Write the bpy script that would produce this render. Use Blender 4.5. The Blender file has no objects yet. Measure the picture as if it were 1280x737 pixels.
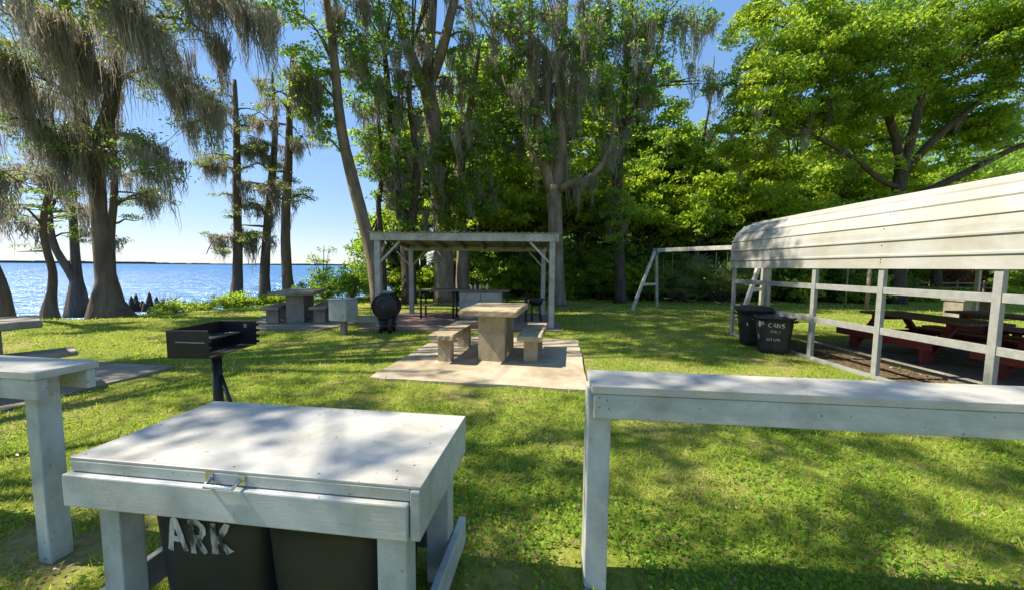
import bpy, bmesh, math, random
import numpy as np
from mathutils import Vector, Matrix

RNG = np.random.default_rng(11)
random.seed(11)
scene = bpy.context.scene
COL = scene.collection
PI = math.pi

# ------------------------------------------------------------------ camera
EYE = 1.55
FPX = 460.0
PITCH = math.atan((368.5 - 333.7) / FPX)
ROLL = 0.0085
fwd = Vector((0, math.cos(PITCH), -math.sin(PITCH)))
right0 = Vector((1, 0, 0))
up0 = right0.cross(fwd)
rgt = right0 * math.cos(ROLL) + up0 * math.sin(ROLL)
upv = up0 * math.cos(ROLL) - right0 * math.sin(ROLL)
CAM = Vector((0, 0, EYE))

def ray(px, py):
    return fwd + rgt * ((px - 640) / FPX) - upv * ((py - 368.5) / FPX)

def gp(px, py, z=0.0):
    """point of the photograph on the level z"""
    r = ray(px, py)
    return CAM + r * ((z - EYE) / r.z)

def P(px, py, d):
    """point of the photograph at distance d ahead"""
    r = ray(px, py)
    return CAM + r * (d / r.y)

cd = bpy.data.cameras.new('camera')
cam = bpy.data.objects.new('camera', cd)
COL.objects.link(cam)
m = Matrix((
    (rgt.x, upv.x, -fwd.x, CAM.x),
    (rgt.y, upv.y, -fwd.y, CAM.y),
    (rgt.z, upv.z, -fwd.z, CAM.z),
    (0, 0, 0, 1)))
cam.matrix_world = m
cd.sensor_width = 36.0
cd.lens = FPX / 1280.0 * 36.0
cd.clip_start = 0.05
cd.clip_end = 20000
scene.camera = cam

# ------------------------------------------------------------------ light
SUN_TRAVEL = Vector((0.640, -0.02, -0.765)).normalized()
world = bpy.data.worlds.new('World')
scene.world = world
world.use_nodes = True
nt = world.node_tree
bg = nt.nodes['Background']
sky = nt.nodes.new('ShaderNodeTexSky')
sky.sky_type = 'NISHITA'
sky.sun_disc = False
el = math.asin(-SUN_TRAVEL.z)
sky.sun_elevation = el
sky.sun_rotation = math.atan2(-SUN_TRAVEL.x, -SUN_TRAVEL.y)
sky.air_density = 1.0
sky.dust_density = 0.15
sky.ozone_density = 5.0
hs = nt.nodes.new('ShaderNodeHueSaturation')
hs.inputs['Saturation'].default_value = 1.8
gm = nt.nodes.new('ShaderNodeGamma')
gm.inputs['Gamma'].default_value = 0.38
nt.links.new(sky.outputs['Color'], gm.inputs['Color'])
nt.links.new(gm.outputs['Color'], hs.inputs['Color'])
tn = nt.nodes.new('ShaderNodeMix'); tn.data_type = 'RGBA'; tn.blend_type = 'MULTIPLY'
tn.inputs[0].default_value = 1.0
tn.inputs[7].default_value = (0.88, 0.875, 0.99, 1)
nt.links.new(hs.outputs['Color'], tn.inputs[6])
nt.links.new(tn.outputs[2], bg.inputs['Color'])
bg.inputs['Strength'].default_value = 0.15
sd = bpy.data.lights.new('sun', 'SUN')
sd.energy = 3.0
sd.angle = math.radians(0.53)
sd.color = (1.0, 0.895, 0.715)
sun = bpy.data.objects.new('sun', sd)
COL.objects.link(sun)
sun.rotation_euler = SUN_TRAVEL.to_track_quat('-Z', 'Y').to_euler()
sun.location = (-20, 0, 30)
scene.view_settings.view_transform = 'Standard'
scene.view_settings.look = 'None'
scene.view_settings.gamma = 1.0
scene.view_settings.exposure = 1.88
scene.view_settings.use_curve_mapping = False
cy = scene.cycles
cy.max_bounces = 7
cy.diffuse_bounces = 4
cy.glossy_bounces = 2
cy.transmission_bounces = 4
cy.transparent_max_bounces = 4
cy.caustics_reflective = False
cy.caustics_refractive = False
cy.use_denoising = True

# ------------------------------------------------------------------ materials
def new_mat(name):
    mt = bpy.data.materials.new(name)
    mt.use_nodes = True
    t = mt.node_tree
    return mt, t, t.nodes['Principled BSDF'], t.nodes['Material Output']

def ramp(t, fac, stops):
    n = t.nodes.new('ShaderNodeValToRGB')
    e = n.color_ramp.elements
    while len(e) > 1:
        e.remove(e[-1])
    e[0].position = stops[0][0]
    e[0].color = (*stops[0][1], 1)
    for p, c in stops[1:]:
        k = e.new(p)
        k.color = (*c, 1)
    t.links.new(fac, n.inputs['Fac'])
    return n.outputs['Color']

def coords(t, scale=(1, 1, 1), kind='Object'):
    tc = t.nodes.new('ShaderNodeTexCoord')
    mp = t.nodes.new('ShaderNodeMapping')
    mp.inputs['Scale'].default_value = scale
    t.links.new(tc.outputs[kind], mp.inputs['Vector'])
    return mp.outputs['Vector']

def noise(t, vec, scale, detail=4, rough=0.6, dist=0.0):
    n = t.nodes.new('ShaderNodeTexNoise')
    n.inputs['Scale'].default_value = scale
    n.inputs['Detail'].default_value = detail
    n.inputs['Roughness'].default_value = rough
    n.inputs['Distortion'].default_value = dist
    t.links.new(vec, n.inputs['Vector'])
    return n.outputs['Fac']

def mix(t, a, b, fac, mode='MIX'):
    n = t.nodes.new('ShaderNodeMix')
    n.data_type = 'RGBA'
    n.blend_type = mode
    if isinstance(fac, (int, float)):
        n.inputs[0].default_value = fac
    else:
        t.links.new(fac, n.inputs[0])
    for k, v in ((6, a), (7, b)):
        if isinstance(v, tuple):
            n.inputs[k].default_value = (*v, 1)
        else:
            t.links.new(v, n.inputs[k])
    return n.outputs[2]

def bump(t, bsdf, h, strength=0.3, dist=0.01):
    b = t.nodes.new('ShaderNodeBump')
    b.inputs['Strength'].default_value = strength
    b.inputs['Distance'].default_value = dist
    t.links.new(h, b.inputs['Height'])
    t.links.new(b.outputs['Normal'], bsdf.inputs['Normal'])

def surf(name, stops, scale=6, stretch=(1, 1, 1), rough=0.7, bmp=0.3, bdist=0.01, metal=0.0,
         stain=None, stain_scale=1.3, fine=60, spec=0.4):
    """two-scale mottled surface: colour noise, broad stains, fine grain bump"""
    mt, t, b, o = new_mat(name)
    v = coords(t, stretch)
    n1 = noise(t, v, scale, 6, 0.65)
    c = ramp(t, n1, stops)
    if stain:
        v2 = coords(t, (1, 1, 1))
        n2 = noise(t, v2, stain_scale, 5, 0.7, 0.4)
        s = ramp(t, n2, [(0.42, (1, 1, 1)), (0.68, stain)])
        c = mix(t, c, s, 1.0, 'MULTIPLY')
    t.links.new(c, b.inputs['Base Color'])
    b.inputs['Roughness'].default_value = rough
    b.inputs['Metallic'].default_value = metal
    b.inputs['Specular IOR Level'].default_value = spec
    if bmp:
        n3 = noise(t, v, fine, 5, 0.7)
        bump(t, b, n3, bmp, bdist)
    return mt

def worn(name, stops, wood=(0.16, 0.145, 0.125), stretch=(1, 7, 7), rough=0.5, amount=0.66, stain=(0.60, 0.585, 0.53)):
    mt = surf(name, stops, 3, stretch, rough, 0.2, 0.004, stain=stain, stain_scale=2.4, fine=26)
    t = mt.node_tree
    b = t.nodes['Principled BSDF']
    base = b.inputs['Base Color'].links[0].from_socket
    v = coords(t, stretch)
    big = noise(t, v, 5.5, 7, 0.75, 0.6)
    msk = ramp(t, big, [(amount, (0, 0, 0)), (amount + .03, (.8, .8, .8))])
    c = mix(t, base, wood, msk)
    v2 = coords(t, (1, 1, 1))
    spots = noise(t, v2, 42, 2, 0.5)
    sm = ramp(t, spots, [(0.70, (0, 0, 0)), (0.74, (0.7, 0.7, 0.7))])
    c = mix(t, c, (0.13, 0.12, 0.10), sm)
    gr = noise(t, coords(t, (1.5, 60, 60)), 2.0, 3, 0.6)
    gm_ = ramp(t, gr, [(0.35, (0.965, 0.965, 0.96)), (0.6, (1, 1, 1))])
    t.links.new(mix(t, c, gm_, 1.0, 'MULTIPLY'), b.inputs['Base Color'])
    return mt

def leaf_mat(name, stops, trans=0.35, tcol=(0.20, 0.34, 0.03), rough=0.42, spec=0.5):
    mt, t, b, o = new_mat(name)
    a = t.nodes.new('ShaderNodeAttribute')
    a.attribute_name = 'tint'
    c = ramp(t, a.outputs['Fac'], stops)
    t.links.new(c, b.inputs['Base Color'])
    b.inputs['Roughness'].default_value = rough
    b.inputs['Specular IOR Level'].default_value = spec
    tr = t.nodes.new('ShaderNodeBsdfTranslucent')
    tc = mix(t, c, tcol, 0.6)
    t.links.new(tc, tr.inputs['Color'])
    ms = t.nodes.new('ShaderNodeMixShader')
    ms.inputs[0].default_value = trans
    t.links.new(b.outputs[0], ms.inputs[1])
    t.links.new(tr.outputs[0], ms.inputs[2])
    t.links.new(ms.outputs[0], o.inputs['Surface'])
    return mt

M = {}
M['paint'] = surf('grey_white_paint', [(0.3, (0.27, 0.28, 0.265)), (0.55, (0.335, 0.35, 0.335)), (0.75, (0.37, 0.385, 0.37))], 3,
                  (1, 6, 6), 0.5, 0.35, 0.004, stain=(0.72, 0.70, 0.64), stain_scale=2.2, fine=30)
M['paint_top'] = surf('worn_white_paint', [(0.3, (0.40, 0.40, 0.38)), (0.6, (0.48, 0.48, 0.465))], 2.5,
                      (1, 3, 3), 0.42, 0.25, 0.003, stain=(0.80, 0.78, 0.72), stain_scale=3, fine=40)
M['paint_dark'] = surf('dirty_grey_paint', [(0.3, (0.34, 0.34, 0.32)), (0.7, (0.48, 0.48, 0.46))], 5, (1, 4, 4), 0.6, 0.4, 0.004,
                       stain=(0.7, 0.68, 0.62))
M['white_wood'] = surf('white_painted_timber', [(0.3, (0.38, 0.38, 0.35)), (0.7, (0.48, 0.48, 0.45))], 4, (3, 3, 1), 0.55, 0.3, 0.004,
                       stain=(0.75, 0.73, 0.68))
M['raw_wood'] = surf('weathered_timber', [(0.3, (0.16, 0.13, 0.10)), (0.7, (0.27, 0.23, 0.18))], 5, (1, 5, 5), 0.8, 0.5, 0.005)
M['concrete'] = surf('pitted_tan_concrete', [(0.25, (0.25, 0.195, 0.125)), (0.5, (0.39, 0.325, 0.22)), (0.75, (0.46, 0.395, 0.285))], 5, (1, 1, 1),
                     0.9, 0.7, 0.012, stain=(0.55, 0.52, 0.46), stain_scale=1.8, fine=45, spec=0.2)
M['concrete_grey'] = surf('grey_concrete', [(0.25, (0.20, 0.18, 0.155)), (0.75, (0.36, 0.33, 0.28))], 5, (1, 1, 1),
                          0.9, 0.6, 0.012, stain=(0.6, 0.57, 0.52), stain_scale=1.5, fine=45, spec=0.2)
M['pad'] = surf('sandy_concrete_slab', [(0.25, (0.28, 0.235, 0.17)), (0.5, (0.41, 0.355, 0.265)), (0.75, (0.46, 0.41, 0.315))], 2.4, (1, 1, 1),
                0.92, 0.5, 0.01, stain=(0.62, 0.56, 0.47), stain_scale=1.1, fine=50, spec=0.2)
M['pad_grey'] = surf('grey_slab', [(0.25, (0.23, 0.205, 0.17)), (0.75, (0.36, 0.325, 0.275))], 2.4, (1, 1, 1),
                     0.92, 0.5, 0.01, stain=(0.65, 0.6, 0.52), stain_scale=1.1, fine=50, spec=0.2)
M['black_metal'] = surf('sooty_black_metal', [(0.3, (0.005, 0.005, 0.007)), (0.75, (0.018, 0.016, 0.016))], 9, (1, 1, 1), 0.5, 0.3, 0.003, fine=70, spec=0.5)
M['rust_metal'] = surf('scorched_steel', [(0.3, (0.03, 0.026, 0.025)), (0.75, (0.10, 0.085, 0.075))], 9, (1, 1, 1), 0.6, 0.3, 0.003, fine=70)
M['steel'] = surf('galvanised_steel', [(0.3, (0.27, 0.28, 0.28)), (0.75, (0.40, 0.41, 0.40))], 12, (1, 1, 1), 0.45, 0.1, 0.002, metal=0.35, fine=60)
M['chrome'] = surf('bright_steel', [(0.3, (0.6, 0.6, 0.6)), (0.75, (0.75, 0.75, 0.75))], 12, (1, 1, 1), 0.22, 0.0, metal=1.0)
M['tin'] = surf('cream_sheet_metal', [(0.3, (0.33, 0.332, 0.32)), (0.6, (0.385, 0.389, 0.377)), (0.8, (0.415, 0.42, 0.405))], 1.6, (0.4, 1, 3), 0.45, 0.05, 0.002,
                stain=(0.82, 0.79, 0.70), stain_scale=1.2, fine=30)
M['tin_grey'] = surf('grey_corrugated_tin', [(0.3, (0.26, 0.25, 0.22)), (0.75, (0.42, 0.41, 0.37))], 3, (1, 1, 1), 0.55, 0.1, 0.002)
M['can'] = surf('black_plastic', [(0.3, (0.012, 0.013, 0.016)), (0.75, (0.028, 0.030, 0.034))], 5, (1, 1, 1), 0.48, 0.15, 0.003, fine=50)
M['white_paint'] = surf('brushed_white_paint', [(0.38, (0.03, 0.032, 0.035)), (0.47, (0.30, 0.30, 0.30)), (0.62, (0.62, 0.62, 0.60))], 17, (1, 1, 0.35), 0.7, 0.2, 0.002)
M['maroon'] = surf('maroon_paint', [(0.3, (0.15, 0.022, 0.022)), (0.75, (0.26, 0.045, 0.042))], 5, (1, 4, 4), 0.55, 0.3, 0.004, stain=(0.6, 0.55, 0.5))
M['dark_top'] = surf('dull_brown_plank', [(0.3, (0.10, 0.055, 0.045)), (0.75, (0.19, 0.12, 0.10))], 5, (1, 4, 4), 0.6, 0.3, 0.004)
M['green_metal'] = surf('green_bracket', [(0.3, (0.01, 0.11, 0.09)), (0.75, (0.02, 0.18, 0.15))], 8, (1, 1, 1), 0.5, 0.1)
M['brick'] = None
PST = [(0.3, (0.43, 0.46, 0.45)), (0.55, (0.49, 0.525, 0.515)), (0.75, (0.53, 0.565, 0.555))]
M['paint'] = worn('worn_grey_white_paint', PST, (0.24, 0.23, 0.20), (1, 5, 5), amount=.69)
M['paint_v'] = worn('worn_grey_white_post_paint', PST, (0.24, 0.23, 0.20), (5, 5, 1), amount=.69)
M['paint_top'] = worn('worn_top_paint', [(0.3, (0.42, 0.42, 0.40)), (0.6, (0.48, 0.48, 0.465))], (0.33, 0.31, 0.28), (1, 3, 3), rough=0.38, amount=0.70, stain=(0.74, 0.72, 0.66))
M['white_wood'] = worn('worn_white_timber', [(0.3, (0.38, 0.38, 0.35)), (0.7, (0.48, 0.48, 0.45))], stretch=(5, 5, 1), amount=0.67)
M['bark'] = surf('grey_brown_bark', [(0.25, (0.11, 0.086, 0.064)), (0.5, (0.23, 0.185, 0.14)), (0.75, (0.33, 0.275, 0.215))], 5, (1, 1, 0.22),
                 0.95, 1.0, 0.05, stain=(0.6, 0.62, 0.55), stain_scale=0.8, fine=16, spec=0.15)
M['bark_cypress'] = surf('cypress_bark', [(0.25, (0.085, 0.068, 0.062)), (0.5, (0.16, 0.13, 0.115)), (0.75, (0.24, 0.20, 0.175))], 6, (1, 1, 0.12),
                         0.95, 1.0, 0.05, stain=(0.6, 0.55, 0.55), stain_scale=0.6, fine=18, spec=0.15)
M['bark_dark'] = surf('dark_oak_bark', [(0.25, (0.035, 0.028, 0.022)), (0.75, (0.12, 0.10, 0.08))], 5, (1, 1, 0.3), 0.95, 1.0, 0.05, fine=16, spec=0.15)
M['leaf_oak'] = leaf_mat('oak_leaf', [(0.0, (0.036, 0.105, 0.030)), (0.4, (0.095, 0.21, 0.036)), (0.8, (0.22, 0.34, 0.04)), (1.0, (0.33, 0.41, 0.045))], 0.58,
                         (0.46, 0.70, 0.06))
M['leaf_bright'] = leaf_mat('bright_leaf', [(0.0, (0.034, 0.098, 0.016)), (0.35, (0.10, 0.21, 0.022)), (0.65, (0.22, 0.34, 0.028)), (1.0, (0.40, 0.47, 0.04))], 0.6,
                            (0.56, 0.76, 0.05))
M['leaf_cypress'] = leaf_mat('cypress_needles', [(0.0, (0.07, 0.13, 0.03)), (0.5, (0.15, 0.23, 0.045)), (1.0, (0.25, 0.33, 0.06))], 0.5, (0.44, 0.58, 0.08))
M['leaf_red'] = leaf_mat('reddish_leaf', [(0.0, (0.13, 0.05, 0.045)), (0.5, (0.24, 0.10, 0.08)), (1.0, (0.36, 0.19, 0.12))], 0.35, (0.5, 0.2, 0.14))
M['palm'] = leaf_mat('palmetto_blade', [(0.0, (0.06, 0.12, 0.03)), (0.6, (0.15, 0.22, 0.06)), (1.0, (0.40, 0.33, 0.17))], 0.4, (0.24, 0.3, 0.08))
M['moss'] = leaf_mat('hanging_moss', [(0.0, (0.135, 0.133, 0.112)), (0.5, (0.285, 0.277, 0.235)), (1.0, (0.46, 0.445, 0.375))], 0.5, (0.54, 0.48, 0.39), 0.9, 0.05)
M['knee'] = surf('wet_cypress_wood', [(0.3, (0.03, 0.025, 0.022)), (0.75, (0.09, 0.07, 0.06))], 6, (1, 1, 0.4), 0.8, 0.6, 0.02)

# ------------------------------------------------------------------ object helpers
def link_mesh(name, me, mat, parent=None):
    o = bpy.data.objects.new(name, me)
    COL.objects.link(o)
    if mat is not None:
        me.materials.append(mat)
    if parent is not None:
        o.parent = parent
    return o

def tag(o, label=None, cat=None, group=None, kind=None):
    if label: o['label'] = label
    if cat: o['category'] = cat
    if group: o['group'] = group
    if kind: o['kind'] = kind
    return o

def thing(name, label, cat, loc=(0, 0, 0), rz=0.0, group=None):
    o = bpy.data.objects.new(name, None)
    COL.objects.link(o)
    o.empty_display_size = 0.2
    o.location = loc
    o.rotation_euler = (0, 0, rz)
    return tag(o, label, cat, group)

def copy_tree(root, loc, rz=0.0, label=None, scale=None):
    r = root.copy()
    COL.objects.link(r)
    r.location = loc
    r.rotation_euler = (0, 0, rz)
    if scale: r.scale = scale if not isinstance(scale, (int, float)) else (scale,) * 3
    if label: r['label'] = label
    for ch in list(root.children):
        c = ch.copy()
        COL.objects.link(c)
        c.parent = r
        for g in list(ch.children):
            d = g.copy()
            COL.objects.link(d)
            d.parent = c
    return r

class MB:
    """collects shapes for one mesh"""
    def __init__(s):
        s.v = []; s.f = []; s.sm = []
    def add(s, verts, faces, smooth=False):
        b = len(s.v)
        s.v += [tuple(p) for p in verts]
        s.f += [tuple(b + i for i in f) for f in faces]
        s.sm += [smooth] * len(faces)
    def box(s, c, d, rz=0.0, top=None):
        cx, cy, cz = c
        hx, hy, hz = d[0] / 2, d[1] / 2, d[2] / 2
        k = top or (1, 1)
        pts = []
        for z, (ax, ay) in ((-hz, (1, 1)), (hz, k)):
            for x, y in ((-hx, -hy), (hx, -hy), (hx, hy), (-hx, hy)):
                x2, y2 = x * ax, y * ay
                pts.append((cx + x2 * math.cos(rz) - y2 * math.sin(rz), cy + x2 * math.sin(rz) + y2 * math.cos(rz), cz + z))
        s.add(pts, [(0, 3, 2, 1), (4, 5, 6, 7), (0, 1, 5, 4), (1, 2, 6, 5), (2, 3, 7, 6), (3, 0, 4, 7)])
        return s
    def bar(s, a, b, w, h, up=(0, 0, 1)):
        a, b = Vector(a), Vector(b)
        t = (b - a).normalized()
        u = Vector(up)
        sx = t.cross(u)
        if sx.length < 1e-4: sx = t.cross(Vector((0, 1, 0)))
        sx.normalize()
        uu = sx.cross(t).normalized()
        pts = []
        for p in (a, b):
            for i, j in ((-1, -1), (1, -1), (1, 1), (-1, 1)):
                pts.append(p + sx * (i * w / 2) + uu * (j * h / 2))
        s.add(pts, [(0, 3, 2, 1), (4, 5, 6, 7), (0, 1, 5, 4), (1, 2, 6, 5), (2, 3, 7, 6), (3, 0, 4, 7)])
        return s
    def tube(s, pts, radii, n=10, caps=True, wob=0.0, flare=None, seed=0):
        pts = [Vector(p) for p in pts]
        if isinstance(radii, (int, float)): radii = [radii] * len(pts)
        rr = random.Random(seed)
        ph = rr.uniform(0, 6.28)
        ref = Vector((0.31, 0.95, 0.02))
        rings = []
        for i, p in enumerate(pts):
            a = pts[max(0, i - 1)]; b = pts[min(len(pts) - 1, i + 1)]
            t = (b - a)
            t = t.normalized() if t.length > 1e-9 else Vector((0, 0, 1))
            x = t.cross(ref)
            if x.length < 0.05: x = t.cross(Vector((1, 0, 0)))
            x.normalize()
            y = t.cross(x).normalized()
            ring = []
            for k in range(n):
                th = 2 * PI * k / n
                r = radii[i] * (1 + wob * (rr.random() - 0.5) * 2)
                if flare:
                    r *= 1 + flare[i] * (0.55 * math.cos(5 * th + ph) + 0.30 * math.cos(3 * th + 2 * ph))
                ring.append(p + x * (math.cos(th) * r) + y * (math.sin(th) * r))
            rings.append(ring)
        v = [q for r in rings for q in r]
        f = []
        for i in range(len(rings) - 1):
            for k in range(n):
                k2 = (k + 1) % n
                f.append((i * n + k, i * n + k2, (i + 1) * n + k2, (i + 1) * n + k))
        if caps:
            f.append(tuple(range(n - 1, -1, -1)))
            f.append(tuple((len(rings) - 1) * n + k for k in range(n)))
        s.add(v, f, True)
        return s
    def lathe(s, prof, n=32, c=(0, 0), sq=0.0, axis='z'):
        """profile of (radius, height); sq > 0 squares the plan"""
        v, f = [], []
        for r, z in prof:
            for k in range(n):
                th = 2 * PI * k / n
                q = r
                if sq:
                    e = 2 + sq * 4
                    q = r / ((abs(math.cos(th)) ** e + abs(math.sin(th)) ** e) ** (1 / e))
                x, y = q * math.cos(th), q * math.sin(th)
                v.append((c[0] + x, c[1] + y, z) if axis == 'z' else (c[0] + x, z, c[1] + y))
        for i in range(len(prof) - 1):
            for k in range(n):
                k2 = (k + 1) % n
                q = (i * n + k, i * n + k2, (i + 1) * n + k2, (i + 1) * n + k)
                f.append(q if axis == 'z' else q[::-1])
        s.add(v, f, True)
        return s
    def ext(s, poly, z0, z1):
        n = len(poly)
        v = [(x, y, z0) for x, y in poly] + [(x, y, z1) for x, y in poly]
        f = [tuple(range(n - 1, -1, -1)), tuple(range(n, 2 * n))]
        f += [(i, (i + 1) % n, n + (i + 1) % n, n + i) for i in range(n)]
        s.add(v, f)
        return s
    def build(s, name, mat, parent=None, bevel=0.0, seg=2):
        if mat is M.get('paint') and name in ('post', 'leg'): mat = M['paint_v']
        me = bpy.data.meshes.new(name)
        me.from_pydata(s.v, [], s.f)
        me.polygons.foreach_set('use_smooth', s.sm)
        me.update()
        o = link_mesh(name, me, mat, parent)
        if bevel:
            bv = o.modifiers.new('bevel', 'BEVEL')
            bv.width = bevel; bv.segments = seg
            bv.limit_method = 'ANGLE'; bv.angle_limit = math.radians(40)
        return o

def np_mesh(name, verts, faces_n, idx, mat, parent=None, tint=None, smooth=False):
    """verts (N,3); all faces have faces_n corners; idx (F,faces_n)"""
    me = bpy.data.meshes.new(name)
    nf = len(idx)
    me.vertices.add(len(verts))
    me.vertices.foreach_set('co', np.ascontiguousarray(verts, dtype=np.float32).ravel())
    me.loops.add(nf * faces_n)
    me.loops.foreach_set('vertex_index', np.ascontiguousarray(idx, dtype=np.int32).ravel())
    me.polygons.add(nf)
    me.polygons.foreach_set('loop_start', np.arange(0, nf * faces_n, faces_n, dtype=np.int32))
    if smooth:
        me.polygons.foreach_set('use_smooth', np.ones(nf, dtype=bool))
    if tint is not None:
        at = me.attributes.new('tint', 'FLOAT', 'POINT')
        at.data.foreach_set('value', np.ascontiguousarray(tint, dtype=np.float32))
    me.update(calc_edges=True)
    return link_mesh(name, me, mat, parent)

def unit(a):
    return a / np.maximum(np.linalg.norm(a, axis=-1, keepdims=True), 1e-9)

def leaves(cent, per, rad, size, aspect=0.5, flat=0.5, up=0.7, tint=0.5, tvar=0.25, rng=RNG, ctint=None):
    """leaf quads scattered in a flattened ball round every centre -> verts, faces, tint"""
    cent = np.asarray(cent, float).reshape(-1, 3)
    n = len(cent) * per
    c = np.repeat(cent, per, 0)
    d = unit(rng.normal(size=(n, 3))) * (rng.random((n, 1)) ** 0.5)
    rad_ = np.repeat(rad * (0.7 + 0.6 * rng.random(len(cent))), per)[:, None]
    off = d * rad_
    off[:, 2] *= flat
    off[:, 2] -= 0.10 * rad_[:, 0] * (d[:, 0] ** 2 + d[:, 1] ** 2)
    c = c + off
    nn = unit(rng.normal(size=(n, 3)) * (1, 1, 0.7) + np.array([0, 0, up]))
    a = unit(np.cross(nn, rng.normal(size=(n, 3))))
    s = np.cross(nn, a)
    L = (size * (0.6 + 0.8 * rng.random(n)))[:, None]
    W = L * aspect
    v = np.empty((n, 4, 3))
    v[:, 0] = c - a * L / 2
    v[:, 1] = c + s * W / 2 + nn * L * 0.08 + a * L * 0.05
    v[:, 2] = c + a * L / 2 - nn * L * 0.06
    v[:, 3] = c - s * W / 2 + nn * L * 0.08 + a * L * 0.05
    ct = tint + tvar * (rng.random(len(cent)) - 0.5) if ctint is None else ctint
    tt = np.repeat(np.repeat(ct, per) + 0.35 * (rng.random(n) - 0.5), 4)
    return v.reshape(-1, 3), np.arange(n * 4).reshape(-1, 4), np.clip(tt, 0, 1)

WIND = np.array([0.12, 0.02])
def moss_strands(anch, per, L, spread=0.13, w=0.028, wind=WIND, rng=RNG, seg=6):
    """bunches of thin tapering ribbons hanging from every anchor"""
    anch = np.asarray(anch, float).reshape(-1, 3)
    L = np.broadcast_to(np.asarray(L, float), (len(anch),))
    n = len(anch) * per
    a = np.repeat(anch, per, 0)
    off = rng.normal(size=(n, 3)) * np.array([spread, spread, 0.05])
    core = np.exp(-(off[:, 0] ** 2 + off[:, 1] ** 2) / (2 * (1.1 * spread) ** 2))
    LL = np.repeat(L, per) * (0.12 + 0.88 * (0.3 + 0.7 * rng.random(n)) * core)
    a = a + off
    az = rng.random(n) * PI
    side = np.stack([np.cos(az), np.sin(az), np.zeros(n)], 1)
    gust = np.repeat(0.6 + 0.8 * rng.random(len(anch)), per)
    drift = rng.normal(size=(n, 2)) * 0.03
    v = np.empty((n, seg + 1, 2, 3))
    ph = rng.random((n, 2)) * 6.28
    fr_ = 4 + 7 * rng.random((n, 2))
    for k in range(seg + 1):
        t = k / seg
        c = a.copy()
        c[:, 2] -= LL * t
        for j in range(2):
            c[:, j] += LL * t * (wind[j] * gust + drift[:, j]) + (0.06 * np.sin(ph[:, j] + t * fr_[:, j]) + 0.02 * np.sin(ph[:, 1 - j] * 3 + t * 15)) * min(1.0, t * 1.6)
        # bunches draw together towards their tips
        base = np.repeat(anch, per, 0)
        c[:, :2] -= (a - base)[:, :2] * (0.6 * t)
        wd = (w * (0.6 + 0.8 * rng.random(n)) * (1 - t) ** 0.7 * (0.55 + 0.45 * min(1, t * 5)) + 0.002)[:, None]
        v[:, k, 0] = c - side * wd / 2
        v[:, k, 1] = c + side * wd / 2
    base = (np.arange(n) * (seg + 1) * 2)[:, None, None]
    k = np.arange(seg)[None, :, None] * 2
    q = np.array([0, 1, 3, 2])[None, None, :]
    f = (base + k + q).reshape(-1, 4)
    bt = 0.5 + 0.55 * (rng.random(len(anch)) - 0.5)
    tt = np.repeat(np.repeat(bt, per) + 0.25 * (rng.random(n) - 0.5), (seg + 1) * 2)
    return v.reshape(-1, 3), f, np.clip(tt, 0, 1)

def join_np(lst):
    vs, fs, ts = [], [], []
    b = 0
    for v, f, t in lst:
        vs.append(v); fs.append(f + b); ts.append(t); b += len(v)
    return np.concatenate(vs), np.concatenate(fs), np.concatenate(ts)

# ------------------------------------------------------------------ terrain
SHORE = np.array([(-140, -60), (-60, -16), (-30, 3), (-19, 8.6), (-14.2, 10.2), (-11.9, 11.3), (-10.7, 12.4), (-10.4, 14.4), (-9.2, 17.4),
                  (-7.5, 21), (-5.5, 28), (-2, 45), (10, 120), (60, 700)], float)
WATER_Z = -0.5

def shore_dist(x, y):
    """signed distance to the shoreline, positive on land"""
    best = np.full(x.shape, 1e9)
    sign = np.ones(x.shape)
    for a, b in zip(SHORE[:-1], SHORE[1:]):
        d = b - a
        t = np.clip(((x - a[0]) * d[0] + (y - a[1]) * d[1]) / (d @ d), 0, 1)
        qx, qy = a[0] + t * d[0], a[1] + t * d[1]
        dist = np.hypot(x - qx, y - qy)
        cr = d[0] * (y - a[1]) - d[1] * (x - a[0])
        upd = dist < best
        best = np.where(upd, dist, best)
        sign = np.where(upd, np.where(cr < 0, 1, -1), sign)
    return best * sign

_wr = np.random.default_rng(5)
_wk = [(_wr.normal(size=2), _wr.random() * 6.28) for _ in range(14)]
def wavy(x, y, f=1.0):
    s = 0
    for (k, p) in _wk:
        s = s + np.sin((k[0] * x + k[1] * y) * f + p)
    return s / len(_wk) ** 0.5

def ground_z(x, y):
    d = shore_dist(x, y) + 0.25 * wavy(x, y, 1.3)
    t = np.clip((d + 1.6) / 2.0, 0, 1)
    t = t * t * (3 - 2 * t)
    return -1.5 * (1 - t)

def axis(lo, hi, step, far):
    a = list(np.arange(lo, hi + 1e-6, step))
    k = step
    p = hi
    while p < far:
        k *= 1.5; p += k; a.append(p)
    k = step; p = lo; b = []
    while p > -far:
        k *= 1.5; p -= k; b.append(p)
    return np.array(b[::-1] + a)

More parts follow.
